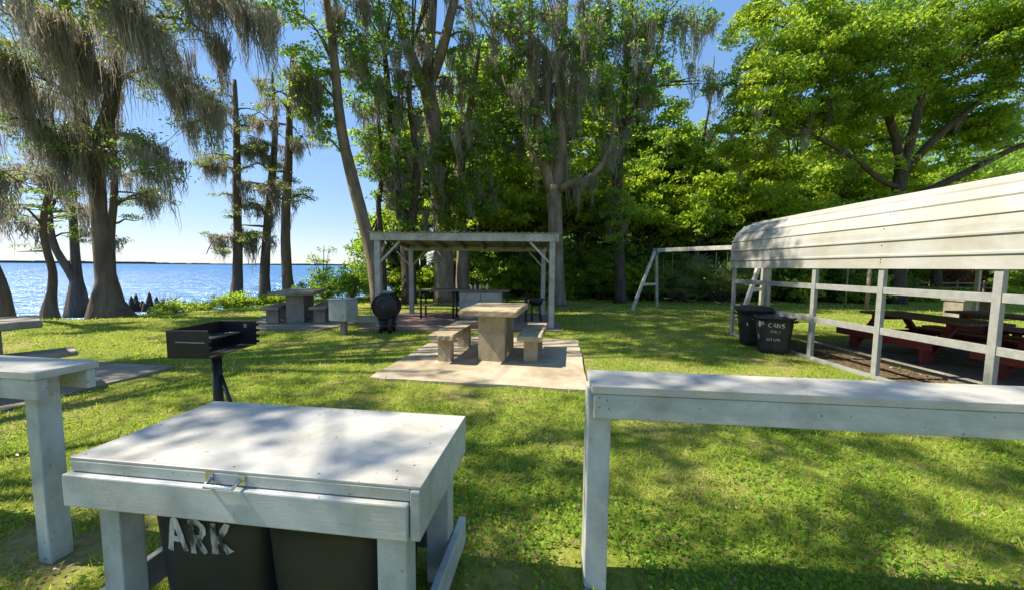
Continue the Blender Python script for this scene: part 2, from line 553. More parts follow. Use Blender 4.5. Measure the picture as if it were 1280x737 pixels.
gx, gy = axis(-26, 30, 0.5, 900), axis(-6, 40, 0.5, 900)
X, Y = np.meshgrid(gx, gy)
Z = ground_z(X, Y)
V = np.stack([X, Y, Z], -1).reshape(-1, 3)
W_ = len(gx)
ii = (np.arange(len(gy) - 1)[:, None] * W_ + np.arange(W_ - 1)[None]).ravel()
F = np.stack([ii, ii + 1, ii + W_ + 1, ii + W_], 1)
mt, t, b, o = new_mat('lawn_soil')
v = coords(t)
n1 = noise(t, v, 0.9, 6, 0.65)
c1 = ramp(t, n1, [(0.30, (0.13, 0.20, 0.035)), (0.48, (0.22, 0.27, 0.05)), (0.60, (0.32, 0.30, 0.11)), (0.72, (0.36, 0.29, 0.17))])
n2 = noise(t, v, 14, 5, 0.75)
c2 = ramp(t, n2, [(0.3, (0.5, 0.5, 0.45)), (0.7, (1.15, 1.1, 1.0))])
t.links.new(mix(t, c1, c2, 1.0, 'MULTIPLY'), b.inputs['Base Color'])
b.inputs['Roughness'].default_value = 0.95
b.inputs['Specular IOR Level'].default_value = 0.1
bump(t, b, noise(t, v, 40, 4, 0.7), 0.8, 0.03)
tag(np_mesh('lawn', V, 4, F, mt, smooth=True), kind='structure')

# lake: wave-roughened water, reflected sky and ripple shading painted into its blue, slight gloss
mt, t, b, o = new_mat('lake_water')
v = coords(t, (0.45, 1.0, 1))
h1 = noise(t, v, 1.5, 5, 0.62, 0.3)
h2 = noise(t, v, 0.22, 4, 0.6, 0.2)
ad = t.nodes.new('ShaderNodeMath'); ad.operation = 'MULTIPLY_ADD'
t.links.new(h2, ad.inputs[0]); ad.inputs[1].default_value = 2.0
t.links.new(h1, ad.inputs[2])
bump(t, b, ad.outputs[0], 1.0, 0.5)
wc_ = ramp(t, noise(t, v, 0.7, 5, 0.7, 0.4), [(0.35, (0.020, 0.10, 0.25)), (0.6, (0.050, 0.16, 0.34))])
t.links.new(wc_, b.inputs['Base Color'])
b.inputs['Roughness'].default_value = 0.45
b.inputs['Specular IOR Level'].default_value = 0.12
b.inputs['IOR'].default_value = 1.33
gl = t.nodes.new('ShaderNodeBsdfGlossy')
gl.inputs['Roughness'].default_value = 0.22
gl.inputs['Color'].default_value = (0.75, 0.85, 1.0, 1)
t.links.new(b.inputs['Normal'].links[0].from_socket, gl.inputs['Normal'])
ms = t.nodes.new('ShaderNodeMixShader'); ms.inputs[0].default_value = 0.12
t.links.new(b.outputs[0], ms.inputs[1]); t.links.new(gl.outputs[0], ms.inputs[2])
t.links.new(ms.outputs[0], o.inputs['Surface'])
R_ = 9000
np_o = MB(); np_o.add([(-R_, -R_, WATER_Z), (R_, -R_, WATER_Z), (R_, R_, WATER_Z), (-R_, R_, WATER_Z)], [(0, 1, 2, 3)])
tag(np_o.build('lake', mt), kind='structure')

# far shore: a low wooded ridge
rs = random.Random(3)
mb = MB()
N = 260
for k in range(N):
    a0 = math.radians(-75 + 95 * k / N); a1 = math.radians(-75 + 95 * (k + 1) / N + 0.3)
    r = 4200 + 300 * math.sin(k * 0.07)
    h = 9 + 6 * rs.random() + 4 * math.sin(k * 0.11)
    p = [(r * math.sin(a), r * math.cos(a)) for a in (a0, a1)]
    q = [((r + 120) * math.sin(a), (r + 120) * math.cos(a)) for a in (a0, a1)]
    mb.ext([p[0], p[1], q[1], q[0]], WATER_Z - 1, h)
tag(mb.build('far_treeline', surf('distant_woods', [(0.3, (0.05, 0.08, 0.06)), (0.7, (0.09, 0.12, 0.09))], 0.01, (1, 1, 1), 0.9, 0)),
    kind='stuff', label='thin line of woods on the far shore of the lake', cat='woods')

# ------------------------------------------------------------------ slabs
PADS = []
def slab(name, poly, mat, z=0.035, bev=0.012):
    PADS.append([tuple(p) for p in poly])
    mb = MB(); mb.ext([tuple(p) for p in poly], -0.12, z)
    return tag(mb.build(name, mat, None, bev), kind='structure')

def ragged(poly, step=0.25, amp=0.02, seed=1):
    r = random.Random(seed); out = []
    for i, p in enumerate(poly):
        q = poly[(i + 1) % len(poly)]
        n = max(1, int(math.dist(p, q) / step))
        for k in range(n):
            f = k / n
            out.append((p[0] + (q[0] - p[0]) * f + r.uniform(-amp, amp), p[1] + (q[1] - p[1]) * f + r.uniform(-amp, amp)))
    return out

fl, fr, br = gp(460, 471, .035), gp(736, 486.5, .035), gp(722, 424, .035)
bl = Vector((fl.x + (br.x - fr.x), fl.y + (br.y - fr.y), 0))
slab('picnic_slab', ragged([fl.xy, fr.xy, br.xy, bl.xy], seed=2), M['pad'], 0.035, 0.0)
# slab at the left with the near concrete table
l0, l1 = gp(219, 457, .03), gp(60, 497, .03)
dr = (l1 - l0).normalized(); px_ = Vector((-dr.y, dr.x, 0))
if px_.x > 0: px_ = -px_
l2 = l0 + dr * 2.6
slab('left_slab', ragged([l0.xy, l2.xy, (l2 + px_ * 4).xy, (l0 + px_ * 4).xy], seed=3), M['pad_grey'], 0.03, 0.0)
# slab of the far concrete table and its walkway to the shelter
f0, f1, f2, f3 = gp(313, 410, .03), gp(398, 412, .03), gp(452, 401, .03), gp(330, 392, .03)
slab('far_slab', ragged([f0.xy, f1.xy, f2.xy, gp(440, 393, .03).xy, f3.xy], seed=4), M['pad_grey'], 0.03, 0.0)
slab('walkway', [gp(449, 402.5, .028).xy, gp(500, 400, .028).xy, gp(500, 393.5, .028).xy, gp(443, 394, .028).xy][::1], M['pad'], 0.028, 0.0)
# brick floor of the shelter
mt, t, b, o = new_mat('red_brick_floor')
v = coords(t)
br_ = t.nodes.new('ShaderNodeTexBrick')
br_.inputs['Scale'].default_value = 4.0
br_.inputs['Color1'].default_value = (0.24, 0.145, 0.125, 1)
br_.inputs['Color2'].default_value = (0.31, 0.21, 0.185, 1)
br_.inputs['Mortar'].default_value = (0.30, 0.25, 0.22, 1)
br_.inputs['Mortar Size'].default_value = 0.02
t.links.new(v, br_.inputs['Vector'])
st = ramp(t, noise(t, v, 1.5, 5, 0.7), [(0.35, (0.65, 0.6, 0.55)), (0.6, (1, 1, 1))])
t.links.new(mix(t, br_.outputs['Color'], st, 1.0, 'MULTIPLY'), b.inputs['Base Color'])
b.inputs['Roughness'].default_value = 0.9
slab('shelter_floor', [(-3.75, 8.85), (1.25, 8.85), (1.25, 12.2), (-3.75, 12.2)], mt, 0.03, 0.0)
# floor under the carport, with a strip of bare soil along its edge
slab('carport_floor', ragged([(6.1, 2.0), (10.4, 2.0), (10.4, 7.7), (6.25, 7.7)], 0.5, 0.02, 6), surf('dirty_slab',
     [(0.3, (0.14, 0.13, 0.115)), (0.7, (0.28, 0.265, 0.24))], 2.5, (1, 1, 1), 0.95, 0.4, 0.01, stain=(0.5, 0.45, 0.4), fine=40), 0.05, 0.0)
soil = surf('leaf_littered_soil', [(0.3, (0.05, 0.035, 0.022)), (0.5, (0.12, 0.085, 0.05)), (0.75, (0.20, 0.15, 0.09))], 12, (1, 1, 1), 0.95, 0.9, 0.03, fine=30)
slab('bare_soil', ragged([(5.35, 1.8), (6.08, 1.8), (6.2, 7.9), (5.35, 8.4)], 0.2, 0.06, 7), soil, 0.012, 0.0)

def in_poly(x, y, poly):
    inside = np.zeros(x.shape, bool)
    n = len(poly)
    for i in range(n):
        x0, y0 = poly[i]; x1, y1 = poly[(i + 1) % n]
        if y0 == y1: continue
        c = ((y0 > y) != (y1 > y)) & (x < (x1 - x0) * (y - y0) / (y1 - y0) + x0)
        inside ^= c
    return inside

# ------------------------------------------------------------------ grass
mt, t, b, o = new_mat('grass_blade')
a = t.nodes.new('ShaderNodeAttribute'); a.attribute_name = 'tint'
c = ramp(t, a.outputs['Fac'], [(0.0, (0.09, 0.21, 0.030)), (0.35, (0.18, 0.36, 0.040)), (0.62, (0.37, 0.49, 0.055)), (0.82, (0.62, 0.57, 0.15)), (1.0, (0.62, 0.50, 0.27))])
t.links.new(c, b.inputs['Base Color'])
b.inputs['Roughness'].default_value = 0.6
b.inputs['Specular IOR Level'].default_value = 0.25
tr = t.nodes.new('ShaderNodeBsdfTranslucent')
t.links.new(mix(t, c, (0.52, 0.60, 0.05), 0.55), tr.inputs['Color'])
ms = t.nodes.new('ShaderNodeMixShader'); ms.inputs[0].default_value = 0.5
t.links.new(b.outputs[0], ms.inputs[1]); t.links.new(tr.outputs[0], ms.inputs[2])
t.links.new(ms.outputs[0], o.inputs['Surface'])
GRASS = mt

def lawn_points(n, y0, y1, rng, dens=True):
    y = y0 * np.exp(rng.random(n) * math.log(y1 / y0))
    x = (rng.random(n) * 2 - 1) * (1.55 * y + 1.2)
    ok = shore_dist(x, y) > 0.1 + 0.4 * rng.random(n)
    for p in PADS: ok &= ~in_poly(x, y, p)
    ok &= ~((y > 19.5 + 0.6 * wavy(x, y, 0.8)) & (x > -6) & (x < 13))
    if dens:
        k = wavy(x, y, 2.2) + 0.6 * wavy(y, x, 7)
        for bx, by, br in ((-2.2, 2.75, .42), (-.1, 1.6, .30), (.42, 1.75, .22), (-2.3, 1.95, .30), (-1.0, 1.9, .5), (.2, 1.0, .5), (-3.6, 8.4, .25), (4.9, 7.0, .4), (5.25, 5.5, .3), (-.6, 4.6, .35), (1.6, 6.6, .35), (9, 13, .5)):
            ok &= np.hypot(x - bx, y - by) + 0.10 * wavy(x, y, 9) > br * (0.5 + 0.8 * rng.random(n))
        ok &= k > -1.15 + 1.0 * (rng.random(n) - 0.5)
    return x[ok], y[ok]

def grass_blades(n, y0, y1, rng, hmul=1.0, wmul=1.0, tshift=0.0, name='grass'):
    x, y = lawn_points(n, y0, y1, rng)
    n = len(x)
    patch = 0.5 + 0.20 * wavy(x + 3, y, 1.1) + 0.12 * wavy(x, y + 9, 3.7)
    dry = np.clip(wavy(x - 20, y + 4, 0.9) - 0.55, 0, 1)
    h = (0.014 + 0.024 * rng.random(n)) * hmul * (0.7 + 0.5 * np.clip(patch, 0, 1)) * (1 + 0.03 * y)
    w = (0.0035 + 0.0016 * y) * wmul * (0.7 + 0.6 * rng.random(n))
    az = rng.random(n) * 2 * PI
    sx, sy = np.cos(az), np.sin(az)
    lz = rng.random(n) * 2 * PI
    lean = h * (0.25 + 0.9 * rng.random(n))
    z = ground_z(x, y) - 0.004
    v = np.empty((n, 4, 3))
    v[:, 0] = np.stack([x - sx * w / 2, y - sy * w / 2, z], 1)
    v[:, 1] = np.stack([x + sx * w / 2, y + sy * w / 2, z], 1)
    tx, ty = x + np.cos(lz) * lean, y + np.sin(lz) * lean
    v[:, 2] = np.stack([tx + sx * w * .15, ty + sy * w * .15, z + h], 1)
    v[:, 3] = np.stack([tx - sx * w * .15, ty - sy * w * .15, z + h], 1)
    tt = np.clip(0.27 + 0.55 * (patch - 0.5) + 0.46 * (rng.random(n) - .15) + 0.5 * dry * rng.random(n) + tshift + 0.25 * (rng.random(n) > 0.93), 0, 1)
    return v.reshape(-1, 3), np.arange(n * 4).reshape(-1, 4), np.repeat(tt, 4)

rg = np.random.default_rng(21)
# broad-leaved lawn weeds and clover close by
wx, wy = lawn_points(60000, 0.9, 9, rg)
keep = wavy(wx + 7, wy - 3, 1.7) + 0.7 * rg.random(len(wx)) > 0.25
wx, wy = wx[keep], wy[keep]
wc = np.stack([wx, wy, ground_z(wx, wy) + 0.012 + 0.03 * rg.random(len(wx))], 1)
weeds = leaves(wc, 1, 0.012, 0.026, 0.75, 0.8, 1.6, 0.40, 0.3, rg)
weeds = (weeds[0], weeds[1], weeds[2] * 0.75)
gv, gf, gt = join_np([grass_blades(330000, 0.9, 30, rg), grass_blades(14000, 0.9, 20, rg, 2.1, 1.0, 0.05), weeds])
tag(np_mesh('grass', gv, 4, gf, GRASS, tint=gt), 'sunlit patchy lawn grass with dry spots', 'grass', kind='stuff')

# fallen leaves and twigs
lx, ly = lawn_points(6000, 0.9, 14, rg, False)
sx_ = rg.uniform(5.4, 6.1, 2500); sy_ = rg.uniform(2, 8.2, 2500)
fx, fy = rg.uniform(6.2, 10.2, 1200), rg.uniform(2.2, 7.6, 1200)
lc = np.concatenate([np.stack([lx, ly, 0.02 + 0.02 * rg.random(len(lx))], 1), np.stack([sx_, sy_, np.full(len(sx_), .02)], 1),
                     np.stack([fx, fy, np.full(len(fx), .058)], 1)])
lv, lf, lt = leaves(lc, 1, 0.002, 0.033, 0.4, 0.2, 3.0, 0.5, 0.9, rg)
dead = leaf_mat('dead_leaf', [(0, (0.07, 0.045, 0.025)), (0.5, (0.15, 0.10, 0.055)), (1, (0.27, 0.205, 0.12))], 0.15, (0.3, 0.2, 0.1))
tag(np_mesh('fallen_leaves', lv, 4, lf, dead, tint=lt), 'brown dead leaves scattered over the lawn and soil', 'leaves', kind='stuff')

# ------------------------------------------------------------------ foreground trash enclosure
ZB = 0.80
A = gp(88, 570, ZB); B = gp(520, 607, ZB); Cc = gp(574, 519.5, ZB); D = gp(273, 500, ZB)
ex = (B - A); ex.z = 0
bw = ex.length * 0.5 + (Cc - D).length * 0.5
brz = math.atan2(ex.y, ex.x)
ux = ex.normalized(); uy = Vector((-ux.y, ux.x, 0))
bd = 0.5 * ((D - A).dot(uy) + (Cc - B).dot(uy))
bx_ = thing('trash_enclosure', 'low grey-white wooden trash enclosure with a hinged plywood lid, nearest the viewer', 'trash enclosure', (A.x, A.y, 0), brz)
TH = 0.05
mb = MB(); mb.box((bw / 2 + .015, bd / 2, ZB - .006), (bw + .036, bd + .004, .012))
lid = mb.build('lid', M['paint_top'], bx_, 0.003)
mb = MB(); mb.box((bw / 2 - .003, 0.012, ZB - .012 - .022), (bw - .008, .03, .044)); mb.build('lid_edge', M['paint'], lid, 0.004)
mb = MB()
for x in (.49 * bw,):
    mb.tube([(x - .06, -.004, ZB - .028), (x - .056, -.036, ZB - .045), (x + .056, -.036, ZB - .045), (x + .06, -.004, ZB - .028)], [.008] * 4, 10)
    for k in (-1, 1):
        mb.box((x + k * .066, -.006, ZB - .028), (.03, .006, .036))
mb.build('handle', M['chrome'], lid)
for fx_, fy_ in ((.02, .02), (.25, .018), (.5, .02), (.75, .022), (.965, .03), (.985, .2), (.985, .5), (.98, .8), (.3, .97), (.62, .97), (.02, .5), (.02, .95), (.95, .12)):
    mb = MB(); mb.lathe([(0.0001, ZB + .0012), (.004, ZB + .0006)], 8, (fx_ * (bw - .03) + .008, .012 + fy_ * (bd - .03))); mb.build('screw', M['rust_metal'], lid)
mb = MB(); mb.box((bw / 2 - .012, -.004, ZB - .06 - .065), (bw + .006, .038, .13)); mb.build('front_board', M['paint'], bx_, 0.006)
mb = MB(); mb.box((bw + .014, bd / 2 - .003, ZB - .1025), (.036, bd + .02, .179)); mb.build('side_board', M['paint'], bx_, 0.005)
mb = MB(); mb.box((.02, bd / 2, ZB - .125), (.036, bd - .04, .13)); mb.build('side_board', M['paint'], bx_, 0.005)
mb = MB(); mb.box((bw / 2, bd - .02, ZB - .105), (bw - .08, .036, .17)); mb.build('back_board', M['paint'], bx_, 0.005)
for lx_, ly_, w_, d_ in ((.125, .065, .09, .09), (bw - .085, .058, .11, .088), (.10, bd - .085, .09, .09), (bw - .075, bd - .085, .11, .09)):
    mb = MB(); mb.box((lx_, ly_, (ZB - .19) / 2 + .0), (w_, d_, ZB - .19)); mb.build('leg', M['paint'], bx_, 0.005)
for x in (.075, bw + .003):
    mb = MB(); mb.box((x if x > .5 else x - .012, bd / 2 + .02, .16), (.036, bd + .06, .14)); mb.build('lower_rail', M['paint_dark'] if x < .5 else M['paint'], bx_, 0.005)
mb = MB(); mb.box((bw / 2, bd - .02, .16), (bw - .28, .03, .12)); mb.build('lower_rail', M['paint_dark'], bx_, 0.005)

# ------------------------------------------------------------------ trash cans
def can_radius(z, h, rb, rt):
    return rb + (rt - rb) * z / h

def trash_can(name, label, loc, rz, h=.66, rb=.215, rt=.265, n=96, sq=.35, group=None):
    t = thing(name, label, 'trash can', loc, rz, group)
    mb = MB()
    pr = [(rb * .6, .012), (rb - .02, .0), (rb, .02)]
    for k in range(1, 9):
        z = .02 + (h - .05) * k / 8
        pr.append((can_radius(z, h, rb, rt), z))
    pr += [(rt + .014, h - .03), (rt + .022, h - .02), (rt + .022, h), (rt - .002, h), (rt - .012, h - .03), (rb, .05), (0.001, .04)]
    mb.lathe(pr, n, sq=sq)
    body = mb.build('body', M['can'], t)
    mb = MB()
    for k in range(16):      # moulded vertical ribs
        th = 2 * PI * (k + .5) / 16
        e = 2 + sq * 4
        def q(r): return r / ((abs(math.cos(th)) ** e + abs(math.sin(th)) ** e) ** (1 / e))
        mb.bar((q(rb) * math.cos(th), q(rb) * math.sin(th), .05), (q(rt - .012) * math.cos(th), q(rt - .012) * math.sin(th), h - .09), .014, .004,
               (math.cos(th), math.sin(th), 0))
    mb.build('ribs', M['can'], body)
    for k in (-1, 1):
        mb = MB()
        mb.tube([(k * (rt + .0), -.07, h - .10), (k * (rt + .055), -.06, h - .075), (k * (rt + .055), .06, h - .075), (k * (rt + .0), .07, h - .10)], [.013] * 4, 8)
        mb.build('handle', M['can'], t)
    return t, (h, rb, rt, sq)

GLY = {  # brush strokes in a unit box
 'A': [[(0, 0), (.42, 1), (.6, .98), (1, 0)], [(.2, .36), (.8, .36)]],
 'R': [[(.08, 0), (.08, 1)], [(.08, .97), (.6, .97), (.92, .85), (.95, .68), (.75, .52), (.1, .48)], [(.42, .47), (1, 0)]],
 'K': [[(.1, 0), (.1, 1)], [(.95, 1), (.5, .55), (.15, .42)], [(.4, .5), (.95, .06)]],
 'C': [[(.95, .85), (.55, 1), (.1, .6), (.1, .35), (.5, .02), (.95, .15)]],
 'N': [[(.05, 0), (.08, 1)], [(.08, .97), (.9, .05)], [(.92, 0), (.95, 1)]],
 'S': [[(.92, .9), (.5, 1), (.12, .78), (.5, .52), (.9, .28), (.5, .02), (.05, .12)]],
 'O': [[(.5, 1), (.1, .6), (.1, .35), (.5, .02), (.92, .4), (.9, .65), (.5, 1)]],
 'L': [[(.1, 1), (.08, .04), (.9, .02)]],
 'Y': [[(0, 1), (.48, .5)], [(1, 1), (.48, .5), (.42, 0)]],
 'a': [[(.85, .6), (.4, .62), (.1, .3), (.4, .02), (.85, .25)], [(.88, .65), (.9, 0)]],
 'l': [[(.4, 1), (.4, 0)]],
 'u': [[(.05, .6), (.12, .1), (.5, .0), (.88, .2)], [(.9, .62), (.92, 0)]],
 'm': [[(.02, 0), (.05, .6)], [(.05, .5), (.3, .62), (.48, .4), (.48, 0)], [(.48, .45), (.75, .62), (.95, .4), (.97, 0)]],
}
def paint_text(name, parent, dims, text, th0, z0, size, w, gap=.25, seed=0, aspect=.62):
    """brush lettering that lies on the side of a can, starting at the angle th0"""
    h, rb, rt, sq = dims
    r_ = random.Random(seed)
    mb = MB()
    cur = 0.0
    e = 2 + sq * 4
    def on(u, v):
        z = z0 + v
        R = can_radius(z, h, rb, rt)
        th = th0 + u / R
        q = R / ((abs(math.cos(th)) ** e + abs(math.sin(th)) ** e) ** (1 / e)) + .0030
        return (q * math.cos(th), q * math.sin(th), z)
    for ch in text:
        if ch == ' ':
            cur += size * .4; continue
        for st in GLY[ch]:
            pts = [(cur + x * size * aspect + r_.uniform(-.03, .03) * size, y * size + r_.uniform(-.03, .03) * size) for x, y in st]
            dense = []
            for p, q in zip(pts[:-1], pts[1:]):
                for k in range(4): dense.append((p[0] + (q[0] - p[0]) * k / 4, p[1] + (q[1] - p[1]) * k / 4))
            dense.append(pts[-1])
            vs = []
            for i, p in enumerate(dense):
                a = dense[max(0, i - 1)]; b = dense[min(len(dense) - 1, i + 1)]
                dx, dy = b[0] - a[0], b[1] - a[1]
                L = math.hypot(dx, dy) or 1
                ww = w * (.8 + .4 * r_.random()) / 2
                vs.append(on(p[0] - dy / L * ww, p[1] + dx / L * ww)); vs.append(on(p[0] + dy / L * ww, p[1] - dx / L * ww))
            mb.add(vs, [(2 * i, 2 * i + 1, 2 * i + 3, 2 * i + 2) for i in range(len(dense) - 1)])
        cur += size * (aspect + gap)
    return mb.build(name, M['white_paint'], parent)

ca = A + ux * .455 + uy * .335; cb = A + ux * .97 + uy * .335
t1, dm = trash_can('trash_can', 'black ribbed trash can with painted white letters ARK, under the wooden lid', (ca.x, ca.y, .0), brz, .585, .238, .272, sq=.5)
paint_text('lettering', t1, dm, 'ARK', -PI / 2 - .44, .395, .140, .024, .22, 4, .46)
t2, _ = trash_can('trash_can', 'plain black ribbed trash can under the wooden lid beside the lettered one', (cb.x, cb.y, .0), brz, .585, .238, .272, sq=.5)

cf = gp(974, 443, 0) + Vector((.05, .25, 0)); cbk = gp(945, 433, 0) + Vector((.08, .25, 0))
t3, dm = trash_can('trash_can', 'open black trash can painted CANS ONLY beside the carport posts', (cf.x, cf.y, 0), math.radians(-32), .68, .235, .30, sq=.45)
paint_text('lettering', t3, dm, 'CANS', -PI / 2 - .34, .50, .075, .011, .22, 5, .62)
paint_text('lettering', t3, dm, 'ONLY', -PI / 2 - .20, .40, .045, .0075, .22, 6, .62)
paint_text('lettering', t3, dm, 'alum', -PI / 2 - .42, .25, .065, .0095, .16, 7, .6)
for (u0, v0, u1, v1) in ((-.80, .50, -.68, .60), (-.66, .53, -.52, .60), (-.88, .27, -.80, .35)):
    mb = MB()
    vs = []
    for k in range(5):
        th = -PI / 2 + u0 + (u1 - u0) * k / 4
        for z in (v0 + .012 * math.sin(k * 2.1), v1 - .015 * math.cos(k * 1.7)):
            R = can_radius(z, *dm[:3]); e = 2 + dm[3] * 4
            q = R / ((abs(math.cos(th)) ** e + abs(math.sin(th)) ** e) ** (1 / e)) + .006
            vs.append((q * math.cos(th), q * math.sin(th), z))
    mb.add(vs, [(2 * k, 2 * k + 2, 2 * k + 3, 2 * k + 1) for k in range(4)])
    mb.build('paint_smear', M['white_paint'], t3)
t4, dm = trash_can('trash_can', 'lidded black trash can standing behind the one painted CANS ONLY', (cbk.x, cbk.y, 0), math.radians(-25), .72, .21, .29, sq=.45)
mb = MB(); mb.lathe([(.335, .722), (.345, .745), (.33, .775), (.20, .805), (.001, .812)], 40, sq=.45); mb.box((0, -.33, .755), (.22, .08, .05)); mb.build('lid', M['can'], t4)
paint_text('paint_mark', t4, dm, 'l', -PI / 2 - .55, .42, .07, .02, .1, 9)

# ------------------------------------------------------------------ serving counters
o_ = gp(740, 481, 1.03); e_ = gp(1280, 504, 1.03)
crz = math.atan2(e_.y - o_.y, e_.x - o_.x)
c1 = thing('counter', 'long white wooden plank counter running off beside the trash enclosure, right of it', 'counter', (o_.x, o_.y, 0), crz)
L = 2.9; top = 1.03
mb = MB(); mb.box((L / 2, .13, top - .019), (L, .262, .038)); mb.build('top_plank', M['paint_top'], c1, 0.004)
mb = MB(); mb.box((L / 2 + .006, .024, top - .041 - .055), (L - .012, .04, .112)); fb = mb.build('front_board', M['paint'], c1, 0.004)
mb = MB(); mb.box((L / 2 + .006, .236, top - .041 - .055), (L - .012, .036, .112)); mb.build('back_board', M['paint'], c1, 0.004)
for x in (.043, L - .08):
    mb = MB(); mb.box((x, .128, (top - .04) / 2), (.105, .16, top - .042)); mb.build('post', M['paint'], c1, 0.005)
for x, z in ((.035, .975), (.035, .93), (.07, .965), (.075, .925), (.95, .94), (1.9, .95)):
    mb = MB(); mb.lathe([(.0001, .0030), (.0035, .0032)], 8, (x, z), axis='y'); mb.build('nail', M['rust_metal'], fb)

o2 = gp(43, 465.5, 1.03); e2 = gp(124, 449.5, 1.03)
yd = (e2 - o2); yd.z = 0
rz2 = math.atan2(yd.y, yd.x) - PI / 2
c2 = thing('counter', 'white wooden plank counter at the left edge, ending in a square post', 'counter', (o2.x, o2.y, 0), rz2)
dw = max(.24, yd.length)
mb = MB(); mb.box((-L / 2, dw / 2, top - .019), (L, dw, .038)); mb.build('top_plank', M['paint_top'], c2, 0.004)
mb = MB(); mb.box((-L / 2 - .006, .03, top - .041 - .05), (L - .012, .04, .1)); mb.build('front_board', M['paint'], c2, 0.004)
mb = MB(); mb.box((-L / 2 - .006, dw - .03, top - .041 - .05), (L - .012, .036, .1)); mb.build('back_board', M['paint'], c2, 0.004)
for x in (-.062, -L + .1):
    mb = MB(); mb.box((x - .08, .10, (top - .04) / 2), (.078, .092, top - .042)); mb.build('post', M['paint'], c2, 0.005)

# ------------------------------------------------------------------ park grill on a post
gA = Vector((-2.43, 2.50, 0)); gz0, gz1 = .905, 1.10
gr = thing('park_grill', 'black steel park grill on a single post behind the trash enclosure', 'grill', (-2.225, 2.73, 0), 0)
mb = MB()
mb.box((0, -.235, (gz0 + gz1) / 2), (.29, .006, gz1 - gz0))
mb.box((-.142, 0, (gz0 + gz1) / 2), (.006, .464, gz1 - gz0))
mb.box((0, .235, (gz0 + gz1) / 2), (.29, .006, gz1 - gz0))
for k in range(4):
    mb.box((.152, .235, gz0 + .03 + k * .045), (.03, .007, .022))
    mb.box((.152, -.235, gz0 + .03 + k * .045), (.022, .007, .018))
mb.box((0, 0, gz0 + .003), (.282, .46, .006))
mb.build('fire_box', M['black_metal'], gr, 0.002)
mb = MB()
for k in range(12):
    y = -.215 + k * .039
    mb.tube([(-.13, y, gz0 + .10), (.03, y, gz0 + .10)], .006, 6)
for x in (-.125, .0):
    mb.tube([(x, -.228, gz0 + .10), (x, .228, gz0 + .10)], .007, 6)
mb.build('cooking_grate', M['rust_metal'], gr)
mb = MB(); mb.bar((-.08, -.2395, gz0 + .115), (.12, -.2395, gz0 + .110), .004, .006); mb.build('grate_slot', M['steel'], gr)
mb = MB(); mb.box((.06, .2305, gz0 + .155), (.022, .003, .03)); mb.build('bolt_plate', M['steel'], gr)
mb = MB(); mb.tube([(0, 0, 0), (0, 0, gz0 - .002)], .033, 14); mb.tube([(0, 0, gz0 - .05), (0, 0, gz0 - .002)], .043, 14); mb.build('post', M['black_metal'], gr)
mb = MB(); mb.tube([(.03, -.005, .72), (.11, -.02, .50), (.20, -.04, .0)], .014, 8); mb.build('brace', M['black_metal'], gr)

# ------------------------------------------------------------------ concrete tables and benches
def rough_slab(mb, c, d, seed=0, amp=.006, n=8):
    """box of concrete with uneven edges"""
    r = random.Random(seed)
    x0, y0 = -d[0] / 2, -d[1] / 2
    loop = []
    for (a, b, s) in (((0, 0), (1, 0), n), ((1, 0), (1, 1), n), ((1, 1), (0, 1), n), ((0, 1), (0, 0), n)):
        for k in range(s):
            f = k / s
            loop.append((a[0] + (b[0] - a[0]) * f, a[1] + (b[1] - a[1]) * f))
    rings = []
    for z, ins in ((-d[2] / 2, .012), (-d[2] / 2 + .014, 0), (d[2] / 2 - .016, 0), (d[2] / 2, .014)):
        rings.append([(c[0] + x0 + u * d[0] + (ins if u < .01 else -ins if u > .99 else 0) + r.uniform(-amp, amp),
                       c[1] + y0 + w * d[1] + (ins if w < .01 else -ins if w > .99 else 0) + r.uniform(-amp, amp), c[2] + z) for u, w in loop])
    m_ = len(loop)
    v = [p for q in rings for p in q]
    f = []
    for i in range(3):
        for k in range(m_): f.append((i * m_ + k, i * m_ + (k + 1) % m_, (i + 1) * m_ + (k + 1) % m_, (i + 1) * m_ + k))
    f.append(tuple(range(m_ - 1, -1, -1))); f.append(tuple(3 * m_ + k for k in range(m_)))
    mb.add(v, f)

def concrete_table(label, loc, rz, w, l, h, mat, y1, y2, pw=.43, pt=.19, tk=.10, z0=.03, seed=1):
    t = thing('concrete_table', label, 'table', loc, rz)
    mb = MB(); rough_slab(mb, (0, l / 2, h - tk / 2), (w, l, tk), seed); mb.build('tabletop', mat, t)
    for y in (y1, y2):
        mb = MB(); rough_slab(mb, (0.0, y, (h - tk + z0) / 2), (pw, pt, h - tk - z0 + .004), seed + 3, .003, 4); mb.build('pedestal', mat, t)
    return t

def concrete_bench(label, loc, rz, w, l, h, mat, y1, y2, pw=.22, pt=.14, tk=.09, z0=.03, seed=1):
    t = thing('concrete_bench', label, 'bench', loc, rz)
    mb = MB(); rough_slab(mb, (0, l / 2, h - tk / 2), (w, l, tk), seed, .005); mb.build('seat', mat, t)
    for y in (y1, y2):
        mb = MB(); rough_slab(mb, (0.0, y, (h - tk + z0) / 2), (pw, pt, h - tk - z0 + .004), seed + 3, .003, 4); mb.build('leg', mat, t)
    return t

def between(p, q):
    d = q - p
    return math.atan2(d.y, d.x) - PI / 2, math.hypot(d.x, d.y)

